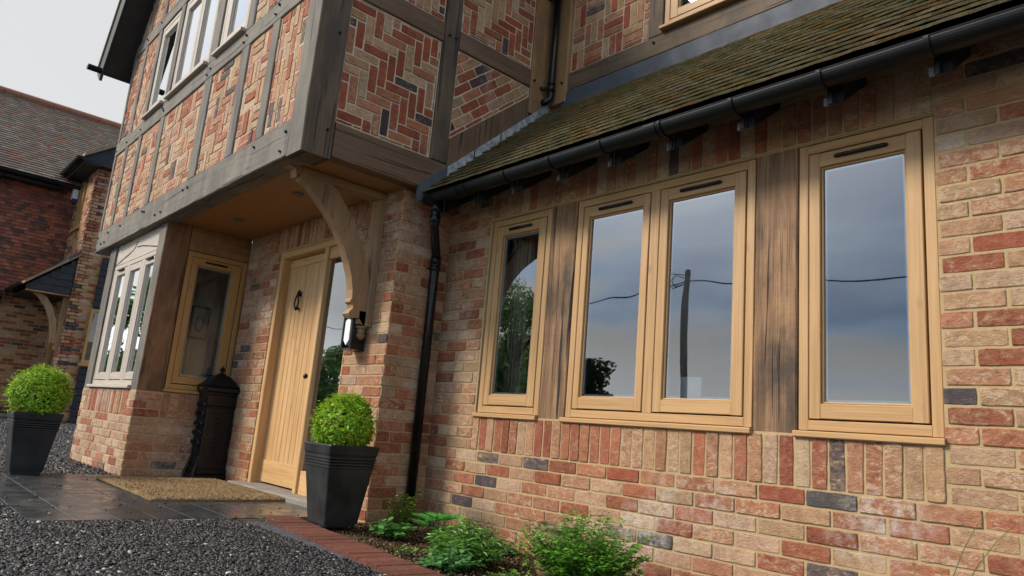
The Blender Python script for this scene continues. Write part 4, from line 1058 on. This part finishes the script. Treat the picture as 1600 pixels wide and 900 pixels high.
# picture and shapes seen through the glass
pf = thing('framed_picture', 'small dark framed picture on the panelled wall inside the bay', 'picture', (-5.382, -.225, 1.635))
fP = F((0, 0, 0), (0, 1, 0), (0, 0, 1), (1, 0, 0)); mb = MB()
for q in ((-.12, -.098, -.2, .2), (.098, .12, -.2, .2), (-.098, .098, .178, .2), (-.098, .098, -.2, -.178)): fbox(mb, fP, *q, 0, .02)
mb.build('frame', 'oak_dark', pf)
mb = MB(); fbox(mb, fP, -.097, .097, -.177, .177, 0, .006); mb.build('mount', 'paper', pf)
mb = MB(); tube(mb, [fP.p(.04 * math.sin(t), .09 * math.cos(t) - .01, .008) for t in [6.283 * k / 14 for k in range(15)]], .006, 6); mb.build('drawing', 'oak_dark', pf)
mb = MB(); fbox(mb, FW, 1.235, 1.375, .80, 1.02, -.16, -.145)
prop(mb.build('white_card', 'white', None), 'white card standing inside on the sill of the double window', 'card')

mb = MB(); vs = []
for i in range(61):
    x = -.28 + .26 * i / 60; y = .155 + .018 * math.sin(i * .75) + .006 * math.sin(i * 1.9)
    vs += [(x - .10 * (1 if i > 0 else 0) * 0, y, .78), (x, y, 2.16)]
mb.add(vs, [(2 * i, 2 * i + 2, 2 * i + 3, 2 * i + 1) for i in range(60)])
MT['linen'] = plain('linen', (.28, .23, .17), .9)
prop(mb.build('curtain', 'linen', None, True), 'beige curtain hanging inside the narrow left window', 'curtain')

# ================================================================== GROUND
xs = [-400, -120, -60, -30, -20, -7.0, -6.75] + [-16 + .5 * i for i in range(25)] + [-3.5, -1, 1, 3, 6, 12.9, 14, 40, 120, 400]; xs = sorted(set(xs))
ys = [-400, -120, -60, -30, -13.9, -12.9, -8, -5, -3.5, -2.4, -1.2, 0, 1, 3, 8, 30, 120, 400]
def gz(x, y): return -.012 + max(0, min(1, (-6.5 - x) / 5)) * .09
def gzb(x, y): return gz(x, y) - (.14 if -6.8 < x < 13 and y > -13 else 0)
mb = MB(); vs = [(x, y, gzb(x, y)) for y in ys for x in xs]; nx = len(xs)
mb.add(vs, [(j * nx + i, j * nx + i + 1, (j + 1) * nx + i + 1, (j + 1) * nx + i) for j in range(len(ys) - 1) for i in range(nx - 1)])
struct(mb.build('ground', 'ground', None))
mb = MB(); mb.add([(-7.2, -14, -.011), (-.9, -14, -.011), (-.9, .3, -.011), (-7.2, .3, -.011)], [(0, 1, 2, 3)])
ey0 = -1.10 - (-.9 + .99) * .093 + .06; ey1 = -1.10 - (14 + .99) * .093 + .06
mb.add([(-.9, -14, -.011), (14, -14, -.011), (14, ey1, -.011), (-.9, ey0, -.011)], [(0, 1, 2, 3)])
struct(mb.build('drive', 'ground', None))
# paving planks
mb = MB(); PX0, PX1, PY0, PY1 = -3.52, -.90, -2.365, -.457
y = PY0; k = 0; rows = [.215, .215, .20, .20, .215, .215, .215, .215, .2]
yy = PY0
for k, h in enumerate(rows + [.2]):
    if yy > PY1: break
    h = min(h, PY1 - yy); xx = PX0 - [0, .45, .2, .6, .35][k % 5]
    while xx < PX1:
        a, b = max(xx, PX0), min(xx + .80, PX1); kk = rnd.uniform(.75, 1.25)
        if b - a > .04 and h > .04: wbox(mb, a + .002, b - .002, yy + .002, yy + h - .002, -.03, .006 + rnd.uniform(-.0008, .0008), .002, tone=(.034 * kk, .036 * kk, .039 * kk, 1))
        xx += .80
    yy += h
mb.use_tone = True
struct(mb.build('paving', 'paving', None))
mb = MB(); wbox(mb, PX0, PX1, PY0 + .005, PY1, -.04, .001); struct(mb.build('paving_bed', 'mortar', None))
# brick edging of the bed
mb = MB(); ea = Vector((-.99, -1.10, 0)); eb = Vector((3.2, -1.49, 0)); ed = (eb - ea).normalized(); en = Vector((-ed.y, ed.x, 0)); fe = F(ea, ed, en, (0, 0, 1)); Lg = (eb - ea).length; u = 0
while u < Lg:
    kk = rnd.uniform(.75, 1.2); fbox(mb, fe, u, u + .098, 0.0, .205, -.06, .008 + rnd.uniform(-.002, .002), .005, tone=(.15 * kk, .055 * kk, .036 * kk, 1)); u += .1015
mb.use_tone = True
mb.cur = (.12, .09, .06, 1); fbox(mb, fe, 0, Lg, .004, .2, -.06, 0.0, .002, tone=(.12, .09, .06, 1))
struct(mb.build('brick_edging', 'edging', None))
# soil bed with an uneven surface
mb = MB(); nu, nv = 110, 26; vs = []
for j in range(nv + 1):
    for i in range(nu + 1):
        x = -.80 + 5.3 * i / nu; ylo = -.91 - (x + .99) * .093 + .0; y = ylo + (0.005 - ylo) * j / nv
        if x < -.05: pass
        z = -.012 - .055 * max(0, min(1, (x + .6) / 1.3)) * (j / nv) ** .7 + rnd.uniform(-.009, .009) - .012
        vs.append((x, y, z))
mb.add(vs, [(j * (nu + 1) + i, j * (nu + 1) + i + 1, (j + 1) * (nu + 1) + i + 1, (j + 1) * (nu + 1) + i) for j in range(nv) for i in range(nu)])
struct(mb.build('soil_bed', 'soil', None, True))

# scattered chips (one mesh each, uncountable)
def chips(name, label, boxes, dens, smin, smax, cols, zf, avoid=None, seed=5, flat=.38, layers=.012, mt='stones'):
    rg = np.random.default_rng(seed); P = []
    for (x0, x1, y0, y1) in boxes:
        n = int((x1 - x0) * (y1 - y0) * dens); q = np.stack([rg.uniform(x0, x1, n), rg.uniform(y0, y1, n)], 1)
        if avoid is not None: q = q[~avoid(q[:, 0], q[:, 1])]
        P.append(q)
    P = np.concatenate(P); n = len(P)
    cube = np.array([(-1, -1, -1), (1, -1, -1), (1, 1, -1), (-1, 1, -1), (-1, -1, 1), (1, -1, 1), (1, 1, 1), (-1, 1, 1)], float)
    V = np.repeat(cube[None], n, 0) * np.where(cube[:, 2:3] > 0, .72, 1.)[None]
    V += rg.uniform(-.33, .33, V.shape)
    s = rg.uniform(smin, smax, (n, 1)) * .5 * np.array([[1., 1., 1.]]); s[:, 1] *= rg.uniform(.5, .95, n); s[:, 2] *= rg.uniform(.5, 1.2, n) * flat * 2 * .5
    V *= s[:, None, :]
    a = rg.uniform(0, 6.28, n); tx = rg.normal(0, .32, n); ty = rg.normal(0, .32, n)
    V[:, :, 2] += V[:, :, 0] * tx[:, None] + V[:, :, 1] * ty[:, None]
    ca, sa = np.cos(a)[:, None], np.sin(a)[:, None]; X = V[:, :, 0] * ca - V[:, :, 1] * sa; Y = V[:, :, 0] * sa + V[:, :, 1] * ca
    V[:, :, 0] = X + P[:, 0:1]; V[:, :, 1] = Y + P[:, 1:2]
    z = np.array([zf(x, y) for x, y in P]) if callable(zf) else zf
    V[:, :, 2] += (z + rg.uniform(0, layers, n))[:, None]
    faces = np.array([(0, 3, 2, 1), (4, 5, 6, 7), (0, 1, 5, 4), (1, 2, 6, 5), (2, 3, 7, 6), (3, 0, 4, 7)])
    Fs = (faces[None] + (np.arange(n) * 8)[:, None, None]).reshape(-1)
    me = bpy.data.meshes.new(name); me.vertices.add(n * 8); me.vertices.foreach_set('co', V.reshape(-1))
    me.loops.add(len(Fs)); me.loops.foreach_set('vertex_index', Fs); me.polygons.add(n * 6); me.polygons.foreach_set('loop_start', np.arange(n * 6) * 4)
    try: me.polygons.foreach_set('loop_total', np.full(n * 6, 4))
    except Exception: pass
    me.update(calc_edges=True); me.validate()
    cs = np.array([c[:3] for c in cols]); wt = np.array([c[3] for c in cols]); ci = rg.choice(len(cs), n, p=wt / wt.sum())
    cc = cs[ci] * rg.uniform(.7, 1.3, (n, 1)); cc = np.concatenate([cc, np.ones((n, 1))], 1)
    at = me.color_attributes.new('tone', 'FLOAT_COLOR', 'POINT'); at.data.foreach_set('color', np.repeat(cc[:, None], 8, 1).reshape(-1))
    me.materials.append(MT[mt]); o = bpy.data.objects.new(name, me); COL.objects.link(o)
    if label: prop(o, label, 'gravel', None, 'stuff')
    return o
SLATE = [(.027, .026, .027, .42), (.045, .043, .043, .22), (.044, .026, .027, .16), (.013, .013, .014, .22), (.085, .08, .072, .035), (.42, .39, .33, .016), (.055, .062, .048, .03)]
def edge_y(x): return -1.10 - (x + .99) * .093
def av(x, y):
    pav = (x > PX0) & (x < PX1) & (y > PY0)
    edg = (x > -.99) & (y > edge_y(x))
    bay = (x > -5.52) & (y > -1.29)
    hs = (x > -6.0) & (y > -.2)
    return pav | edg | bay | hs
chips('gravel', 'dark slate chippings covering the drive in front of the house', [(-2.6, 2.2, -3.05, -1.05)], 11500, .008, .023, SLATE, -.008, av)
chips('gravel', 'dark slate chippings on the far part of the drive beyond the planter', [(-9.5, -3.4, -3.4, .6)], 1900, .016, .036, SLATE, gz, av, 8)
chips('gravel', 'dark slate chippings along the neighbouring house', [(-16, -9.5, -3.6, 1.0)], 900, .025, .05, SLATE, gz, av, 9)
SOILC = [(.055, .034, .019, .5), (.11, .075, .040, .22), (.30, .21, .10, .10), (.38, .31, .20, .06), (.028, .018, .010, .12)]
chips('soil_crumbs', 'loose soil crumbs and grit in the flower bed', [(-.78, 2.6, -1.10, -.01)], 5200, .004, .013, SOILC, lambda x, y: -.03 - .05 * max(0, min(1, (x + .6) / 1.3)) * max(0, min(1, (y + .95) / .95)) ** .7, lambda x, y: (y < edge_y(x) + .21) | ((x < -.786) & (y > -.46)), 12, .8, .014, 'crumbs')['category'] = 'soil'
chips('stray_chippings', 'a few slate chips kicked onto the paving', [(PX0, PX1, PY0, -.6)], 22, .008, .018, SLATE, .008, None, 14)['category'] = 'gravel'

# ================================================================== PLANTS IN THE BED
GR1 = [(.08, .23, .018), (.11, .31, .025), (.055, .17, .015), (.17, .39, .04)]
GR2 = [(.14, .31, .05), (.19, .40, .06), (.10, .23, .04)]
bush('round_leaved_shrub', 'bright green small-leaved shrub spilling in front of the terracotta pot', 'shrub', (1.16, -.46, -.07), 360, .37, 14, .029, GR1, 1.1, 1.0, 21, .66, .3)
bush('narrow_leaved_perennial', 'dense clump of narrow soft green leaves at the middle of the flower bed', 'plant', (.47, -.60, -.05), 300, .21, 8, .055, GR2, 1.2, .9, 22, .23, .6, pairs=True)
# pale flower head on it
mb = MB(); rg = random.Random(2); leafball(mb, (0, 0, .21), .022, 160, .010, [(.35, .48, .08), (.45, .55, .15)], (1, 1, 1.2), .4, 3)
fl = thing('flower_spike', 'single pale green flower head standing above the narrow-leaved clump', 'flower', (.36, -.56, -.05)); mb.build('flower_head', 'leaf', fl)
mb = MB(); tube(mb, [(0, 0, 0), (.005, 0, .1), (0, 0, .21)], .003, 5); mb.build('stem', 'leaf', fl)
for o_ in (bpy.data.objects['stem'],):
    at = o_.data.color_attributes.new('tone', 'FLOAT_COLOR', 'POINT'); at.data.foreach_set('color', [.1, .25, .05, 1] * len(o_.data.vertices))
bush('blue_leaved_columbine', 'low blue-green lobed leaves in front of the narrow-leaved clump', 'plant', (.62, -.84, -.03), 40, .14, 5, .040, [(.10, .25, .07), (.15, .34, .09), (.07, .19, .05)], 1.3, .7, 23, .85, .9)
bush('low_green_seedling', 'low leafy seedling at the right of the columbine', 'plant', (.92, -.70, -.045), 18, .10, 4, .03, GR2, 1.3, .7, 24, .7, .8)
bush('golden_spirea', 'small yellow-green shrub against the foot of the brick pillar', 'shrub', (-.46, -.40, -.03), 48, .26, 10, .026, [(.22, .33, .03), (.30, .42, .05), (.10, .22, .03)], .55, 1., 25, .5, .1)
bush('low_round_leaves', 'low round blue-green leaves beside the black planter', 'plant', (-.20, -.62, -.03), 26, .14, 4, .045, [(.10, .28, .06), (.15, .38, .08)], 1.0, .9, 26, .8, .7)
bush('soft_fern', 'small lacy fern at the foot of the downpipe', 'fern', (-.22, -.18, -.05), 12, .24, 16, .022, [(.05, .14, .03), (.07, .19, .04)], .9, .8, 27, .25, .9)
# hellebore: palmate leaves on stalks
def hellebore(loc, label, seed):
    t = thing('hellebore', label, 'plant', loc); rg = random.Random(seed); mb = MB(); st = MB()
    for k in range(6):
        a = k * 1.05 + rg.uniform(-.3, .3); top = Vector((math.cos(a) * .05, math.sin(a) * .05, rg.uniform(.09, .16)))
        tube(st, [(0, 0, 0), top * .55, top], .003, 5)
        for q in range(6):
            b = a + (q - 2.5) * .55; dv = Vector((math.cos(b), math.sin(b), .35)).normalized()
            leaf(mb, rg, top, Vector((-math.cos(b) * .3, -math.sin(b) * .3, 1)).normalized(), .125 * rg.uniform(.8, 1.1), .36, [(.09, .33, .05), (.12, .40, .07), (.07, .26, .05)], dirv=dv)
    mb.build('leaves', 'leaf', t); st.build('stems', 'bark', t)
hellebore((.05, -.50, -.04), 'hellebore with broad pointed leaves in front of the downpipe', 31)
bush('dark_ground_leaves', 'dark trailing leaves along the foot of the wall', 'plant', (.20, -.16, -.07), 60, .17, 7, .034, [(.03, .08, .02), (.045, .12, .03)], 1.4, .5, 33, .6, 1.)
bush('small_weed', 'small bright weed beside the dark trailing leaves', 'plant', (.25, -.86, -.03), 9, .08, 3, .026, GR2, 1., .8, 34, .6, .5)
bush('tiny_seedling', 'tiny seedling growing in the gravel at the brick edging', 'plant', (-.78, -1.17, .0), 5, .05, 2, .016, GR2, 1., .8, 35, .5, .3)
# terracotta pot lying half buried
tp = thing('terracotta_pot', 'weathered terracotta pot behind the green shrub at the foot of the wall', 'pot', (.80, -.27, -.09))
mb = MB(); prof = [(.085, 0), (.105, .06), (.125, .13), (.130, .19), (.120, .235), (.112, .25), (.124, .262), (.128, .278), (.122, .288), (.110, .284), (.104, .262), (.100, .20)]
lathe(mb, (0, 0, 0), prof, 32); mb.f.pop(); [mb.uv.pop() for _ in range(32)]; mb.mi.pop(); mb.build('pot_body', 'terracotta', tp, True)
mb = MB(); lathe(mb, (0, 0, .20), [(.099, 0), (.098, .01)], 24); mb.build('pot_soil', 'soil', tp)
# grass tuft, lower right corner
tg = thing('grass_tuft', 'tuft of long arching pale grass blades against the wall at the right', 'grass tuft', (2.62, -.42, -.05)); mb = MB(); rg = random.Random(41)
blades = [((-.12, 0), (-.10, .02, .46), (.0)), ]
def blade(p, tip, h, wd, col):
    p = Vector(p); tip = Vector(tip); n_ = 9; vs = []
    for i in range(n_ + 1):
        t = i / n_; q = p.lerp(tip, t ** 1.3) + Vector((0, 0, h * math.sin(t * math.pi * .62) / .93)); w_ = wd * (1 - t * .85) * .5; sdv = Vector((.68, .73, 0)) * w_
        vs += [q - sdv, q + sdv]
    mb.add(vs, [(2 * i, 2 * i + 1, 2 * i + 3, 2 * i + 2) for i in range(n_)], None, col + (1,))
GB = [(.24, .36, .08), (.32, .36, .14), (.40, .38, .22)]
for p, tip, h, wd, c in [((.0, 0, 0), (.42, .1, .22), .40, .006, 0), ((.0, 0, 0), (.30, .12, .10), .50, .0055, 1), ((.05, 0, 0), (.50, .08, .02), .46, .005, 2), ((-.02, 0, 0), (-.08, .1, .22), .28, .005, 0), ((.08, 0, 0), (.44, .0, .16), .22, .005, 0), ((.06, .02, 0), (.62, .1, .24), .20, .004, 1), ((.0, 0, 0), (-.15, .05, .05), .26, .004, 1), ((.04, 0, 0), (.22, -.08, .02), .30, .005, 0), ((.03, .03, 0), (.20, .1, .02), .24, .004, 2)]: blade(p, tip, h, wd, GB[c])
mb.build('blades', 'leaf', tg)

# ================================================================== NEIGHBOURING HOUSE
S_ = .88
def XF(p): return CP + (p - CP) * S_
nb = thing('neighbouring_house', 'tile hung and brick house with a clay tiled roof beyond the bay', 'house', (0, 0, 0))
def nbuild(mb, name, mt, parent=nb, label=None, smooth=False):
    o = mb.build(name, mt, parent, smooth, XF)
    if label: o['label'] = label
    return o
BX, AX, YB = -16.4, -18.4, .331
H_ = .075 / S_ ; L_ = .225 / S_
def nwall(f, regs, extra=None, T=FAR_T):
    mb = MB(); mb.cmi = 1
    for r in regs: fbox(mb, f, r[0][0], r[2][0], r[0][1], r[2][1], -.25, 0, tone=(1, 1, 1, .5))
    mb.cmi = 0
    for r in regs: bond(mb, f, r, 0., 0., T, L_, H_, .011 / S_, simple=True)
    if extra: extra(mb)
    nbuild(mb, 'brick_wall', ['brick_far', 'mortar'])
SN = side(BX); FN = front(YB); SA = side(AX)
nwall(SN, [rect(YB, -.1, 3.6, 6.35)])
WZ0, WZ1 = 4.90, 6.08
nwall(FN, [rect(AX, 3.0, BX, WZ0 - .02), rect(AX, WZ0 - .02, -18.0, 6.3), rect(-17.15, WZ0 - .02, BX, 6.3), rect(AX, -.1, -17.95, 3.0), rect(-16.95, -.1, BX, 3.0), rect(-17.95, 2.35, -16.95, 3.0)])
nwall(SA, [rect(-2.9, -.1, YB, 3.02)])
# tile-hung upper wall
TH = [(.26, .080, .045), (.28, .088, .048), (.17, .062, .042), (.11, .055, .045), (.31, .105, .055)]
fth = F((AX + .02, 0, 3.02), (0, 1, 0), (0, 0, 1), (1, 0, 0))
mb = MB(); tiles(mb, fth, -2.9, YB, 0, 3.2, TH, .15, .090, .17, .011, .026, .8); nbuild(mb, 'tile_hung_wall', 'tile_far')
mb = MB(); fbox(mb, SA, -2.9, YB, 3.0, 6.25, -.2, .015); nbuild(mb, 'wall_core', 'black_wood')
# main roof
ex, ez = AX + .42, 6.10; rx, rz = -21.0, 9.06
vv = Vector((rx - ex, 0, rz - ez)); Lr = vv.length; vv.normalize(); fr_ = F((ex, 0, ez), (0, 1, 0), vv, Vector((-vv.z * -1, 0, -vv.x)))
TR = [(.27, .22, .18), (.32, .27, .22), (.22, .17, .13), (.36, .16, .10), (.30, .20, .15), (.33, .28, .24)]
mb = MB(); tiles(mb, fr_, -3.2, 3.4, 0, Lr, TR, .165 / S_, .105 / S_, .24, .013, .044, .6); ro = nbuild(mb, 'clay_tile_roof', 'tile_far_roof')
mb = MB(); fbox(mb, fr_, -3.2, 3.4, .02, Lr, -.10, -.004); nbuild(mb, 'roof_deck', 'black_wood', nb)
mb = MB()
for k in range(16): tube(mb, [(rx, -3.2 + k * .41, rz + .03), (rx, -3.2 + k * .41 + .40, rz + .03)], .13, 12)
mb.use_tone = True; mb.tone = [(.24, .10, .06, 1)] * len(mb.v); nbuild(mb, 'ridge_tiles', 'tile_far', ro)
mb = MB(); half_round(mb, -3.2, -.12, ex + .07, ez - .02, .07, axis='y'); fbox(mb, side(AX), -3.2, -.1, 5.93, 6.12, .0, .40); nbuild(mb, 'gutter', 'gutter')
mb = MB(); tube(mb, [(ex + .03, -1.40, 6.0), (ex - .02, -1.42, 5.93), (AX + .10, -1.44, 5.75), (AX + .10, -1.44, .05)], .045, 10); nbuild(mb, 'downpipe', 'black_plastic')
# projecting wing: gable to the road side with pale verge
vy0, vz0, pitch = -.06, 6.42, .72
def nzv(y): return vz0 + pitch * (y - vy0)
fG = F((BX, 0, 0), (0, 1, 0), (0, 0, 1), (1, 0, 0))
mb = MB(); extrude(mb, fG, [(vy0, nzv(vy0)), (3.6, nzv(3.6)), (3.6, nzv(3.6) + .10), (vy0, nzv(vy0) + .10)], -4.2, .36); nbuild(mb, 'wing_roof', 'kerb')
mb = MB(); extrude(mb, fG, [(vy0, nzv(vy0) - .02), (3.6, nzv(3.6) - .02), (3.6, 6.32), (.40, 6.30), (vy0 - .02, nzv(vy0) - .08)], -.3, .28); nbuild(mb, 'boxed_eaves', 'black_wood')
mb = MB(); half_round(mb, BX - 1.9, BX + .30, vy0 - .06, vz0 + .0, .07); fbox(mb, FN, AX, BX + .28, 6.26, 6.40, 0, .36); nbuild(mb, 'gutter', 'gutter')
# upper window of the wing
def nwindow(f, u0, u1, v0, v1, nl, mt='oak_warm'):
    mb = MB(); fr = .06
    fbox(mb, f, u0, u0 + fr, v0, v1, -.08, -.0); fbox(mb, f, u1 - fr, u1, v0, v1, -.08, -.0); fbox(mb, f, u0 + fr, u1 - fr, v1 - fr, v1, -.08, 0); fbox(mb, f, u0 + fr, u1 - fr, v0, v0 + fr * 1.3, -.08, 0)
    for k in range(1, nl): c = u0 + (u1 - u0) * k / nl; fbox(mb, f, c - .045, c + .045, v0 + fr, v1 - fr, -.08, -.004)
    o = nbuild(mb, 'window', mt)
    mb = MB(); fbox(mb, f, u0 - .05, u1 + .05, v0 - .07, v0, -.08, .06); nbuild(mb, 'sill', mt, o)
    for k in range(nl):
        a = u0 + (u1 - u0) * k / nl + .05; b = u0 + (u1 - u0) * (k + 1) / nl - .05
        mb = MB(); mb.add([f.p(a, v0 + .05, -.04), f.p(b, v0 + .05, -.04), f.p(b, v1 - .05, -.04), f.p(a, v1 - .05, -.04)], [(0, 1, 2, 3)]); nbuild(mb, 'pane', 'glass_dark', o)
    mb = MB(); fbox(mb, f, u0, u1, v0, v1, -.20, -.16); nbuild(mb, 'dark_room', 'seal', o)
nwindow(FN, -18.0, -17.15, WZ0, WZ1, 2)
# canopy: lean-to in the corner over the neighbour's door
can = thing('porch_canopy', '', ''); bpy.data.objects.remove(can)
mb = MB(); extrude(mb, fG, [(-.60, 3.02), (.30, 3.02), (.30, 3.90), (-.60, 3.13)], -.06, .0); nbuild(mb, 'weatherboard_cheek', 'black_wood', nb, 'black weatherboarded side of the porch canopy')
mb = MB()
for k in range(5):
    z0_ = 3.03 + k * .17; y0_ = max(-.60, -.60 + (z0_ + .16 - 3.13) / .77 * .82)
    if y0_ < .24: fbox(mb, fG, y0_, .30, z0_, z0_ + .165, 0, .02, .006)
nbuild(mb, 'weatherboards', 'black_wood')
mb = MB(); extrude(mb, fG, [(-.66, 3.14), (.33, 4.0), (.33, 4.07), (-.66, 3.21)], -2.0, .10); nbuild(mb, 'canopy_roof', 'kerb')
mb = MB(); extrude(mb, fG, [(.10, 3.87), (.34, 4.08), (.34, 4.14), (.10, 3.93)], -2.0, .12); nbuild(mb, 'lead_flashing', 'lead')
mb = MB(); fbox(mb, fG, -.60, .30, 2.985, 3.02, -.06, .03); nbuild(mb, 'canopy_beam', 'oak_orange')
mb = MB(); half_round(mb, -19.6, BX + .06, -.74, 3.14, .06); nbuild(mb, 'gutter', 'gutter')
mb = MB(); wbox(mb, AX, BX - .06, -.60, YB, 2.99, 3.02); nbuild(mb, 'canopy_soffit', 'black_wood')
fbk = F((BX - .16, 0, 0), (0, 1, 0), (0, 0, 1), (1, 0, 0))
arc = [(-.46, 3.0), (-.30, 2.90), (-.12, 2.68), (.02, 2.40), (.10, 2.10), (.12, 1.85)]; arc2 = [(.22, 1.85), (.22, 2.1), (.16, 2.40), (.04, 2.70), (-.12, 2.92), (-.26, 3.0)]
mb = MB(); extrude(mb, fbk, (arc + arc2)[::-1], -.10, 0); o = nbuild(mb, 'canopy_bracket', 'oak_brace')
mb = MB(); fbox(mb, fbk, .22, .33, 1.7, 3.0, -.10, 0); nbuild(mb, 'bracket_post', 'oak_brace')
mb = MB(); fbox(mb, FN, -17.95, -17.87, .05, 2.35, -.15, 0); fbox(mb, FN, -17.03, -16.95, .05, 2.35, -.15, 0); fbox(mb, FN, -17.87, -17.03, 2.27, 2.35, -.15, 0); nbuild(mb, 'door_frame', 'oak_warm')
mb = MB(); fbox(mb, FN, -17.87, -17.03, .05, 2.27, -.14, -.08); nbuild(mb, 'front_door', 'oak_dark')
# weatherboarded bay at the right with window below
fw_ = F((BX + .02, 0, 0), (0, 1, 0), (0, 0, 1), (1, 0, 0))
mb = MB()
for k in range(8): fbox(mb, fw_, .82, 3.0, 2.84 + k * .155, 2.84 + k * .155 + .15, .04, .10, .008)
nbuild(mb, 'upper_weatherboards', 'black_wood'); mb = MB()
for k in range(8): fbox(mb, fw_, .80, 3.0, .02 + k * .165, .18 + k * .165, .04, .10, .008)
nbuild(mb, 'lower_weatherboards', 'black_wood')
mb = MB(); fbox(mb, fw_, .84, 3.0, 0, 4.1, 0, .04); nbuild(mb, 'wall_core', 'black_wood')
nwindow(F((BX + .14, 0, 0), (0, 1, 0), (0, 0, 1), (1, 0, 0)), .80, 2.2, 1.45, 2.78, 2)
# timber boxed end + skirt below the tile hanging
mb = MB(); fbox(mb, SA, -2.9, -.90, 2.80, 3.05, 0, .30); nbuild(mb, 'boxed_end', 'oak_brace')
mb = MB(); half_round(mb, -2.9, -.84, AX + .38, 2.93, .07, axis='y'); fbox(mb, SA, -.895, -.84, 2.76, 3.08, 0, .34); nbuild(mb, 'gutter', 'gutter')
# alarm box
al = thing('alarm_box', 'white burglar alarm box with a blue base high on the neighbouring brick wing', 'alarm')
mb = MB(); fbox(mb, FN, -18.40, -18.08, 5.80, 6.20, .01, .14, .02); mb.build('alarm_cover', 'white', al, xf=XF)
MT['blue'] = plain('alarm_blue', (.02, .03, .16), .3)
mb = MB(); fbox(mb, FN, -18.38, -18.10, 5.70, 5.795, .01, .13, .02); mb.build('alarm_strobe', 'blue', al, xf=XF)
# kerb and planting strip at the neighbour's wall
mb = MB(); wbox(mb, -15.35, -15.15, -3.6, 3.0, -.02, .16, .01, .003, ); struct(mb.build('kerb', 'kerb', None))
mb = MB(); wbox(mb, -16.2, -15.35, -2.9, 3.0, .0, .13); struct(mb.build('planting_strip', 'soil', None))

# ================================================================== ACROSS THE ROAD (seen mirrored in the windows)
up_ = thing('utility_pole', 'wooden utility pole across the road, mirrored in the double window', 'utility pole', (-12.35, -20, 0))
mb = MB(); tube(mb, [(0, 0, -.2), (0, 0, 7.5)], [.15, .12], 14); mb.build('pole', 'pole_wood', up_, True)
mb = MB(); tube(mb, [(-.12, 0, 7.15), (-.5, .1, 7.3), (-.7, .1, 7.1), (-.5, .1, 6.85), (-.12, 0, 6.9)], .018, 6); tube(mb, [(-.12, 0, 7.3), (-.8, .1, 7.4), (-.95, .1, 7.0), (-.6, .1, 6.8), (-.12, 0, 6.9)], .018, 6); mb.build('wire_loops', 'seal', up_, True)
mb = MB()
def cat_(a, b, sag): a = Vector(a); b = Vector(b); return [a.lerp(b, t / 14) - Vector((0, 0, sag * 4 * (t / 14) * (1 - t / 14))) for t in range(15)]
tube(mb, cat_((-12.35, -20, 7.0), (22, -20, 7.0), .9), .022, 6); tube(mb, cat_((-12.35, -20, 7.0), (-50, -20, 7.2), .9), .022, 6)
prop(mb.build('overhead_wire', 'seal', None), 'black overhead wire slung from the utility pole', 'wire')
TG = [(.20, .31, .11), (.25, .37, .14), (.30, .42, .17), (.14, .22, .08)]
def tree(loc, H, cr, label, seed, cols=TG, n=5200, ls=.20, low=.3, name='broadleaf_tree'):
    t = thing(name, label, 'tree', loc, 'trees across the road'); rg = random.Random(seed)
    mb = MB(); st = MB(); tube(st, [(0, 0, -.1), (.05, .02, H * .3), (0, .05, H * .6), (.05, 0, H * .9)], [H * .03, H * .022, H * .014, .02], 8)
    nc = 22
    for k in range(nc):
        a = rg.uniform(0, 6.283); zz = H * (low + (1 - low) * rg.random()); f_ = math.sin(math.pi * min(1, max(.08, (zz / H - low * .7) / (1 - low * .7)))) ** .6
        c = Vector((math.cos(a) * cr * .62 * f_ * rg.uniform(.4, 1), math.sin(a) * cr * .62 * f_ * rg.uniform(.4, 1), zz - .05 * H)); r = cr * rg.uniform(.26, .42)
        tube(st, [(0, 0, c.z * .6), c * .6 + Vector((0, 0, c.z * .25)), c], [H * .010, H * .006, .01], 5)
        leafball(mb, c, r, n // nc, ls, cols, (1, 1, .8), .2, rg.randrange(9999), .3, aspect=.7)
    mb.build('crown', 'leaf_far', t); st.build('trunk', 'bark', t, True)
tree((-22.6, -20.5, 0), 8.6, 3.0, 'tall leafy tree left of the pole, mirrored in the narrow left window', 51, n=7000, low=.12)
tree((-17.6, -20.5, 0), 4.3, 1.5, 'small dark tree between the tall tree and the pole', 52, cols=[(.04, .07, .03), (.06, .09, .035)], low=.1)
tree((-39.5, -21, 0), 5.2, 3.0, 'rounded tree mirrored in the side light of the front door', 53, n=5000, low=.1, ls=.3)
tree((-46, -13, 0), 8.5, 4.5, 'broad green tree mirrored in the bay window', 54, n=7000, low=.08, ls=.4, cols=[(.15, .28, .07), (.20, .34, .09), (.11, .20, .05)])
tree((-50, -5.5, 0), 6.5, 4.0, 'lower green tree behind the broad one', 55, n=6000, low=.08, ls=.4, cols=[(.15, .28, .07), (.20, .34, .09)])
tree((-30, -27, 0), 6.0, 4.0, 'distant round tree at the back of the far side', 56, n=5000, low=.08, ls=.4)
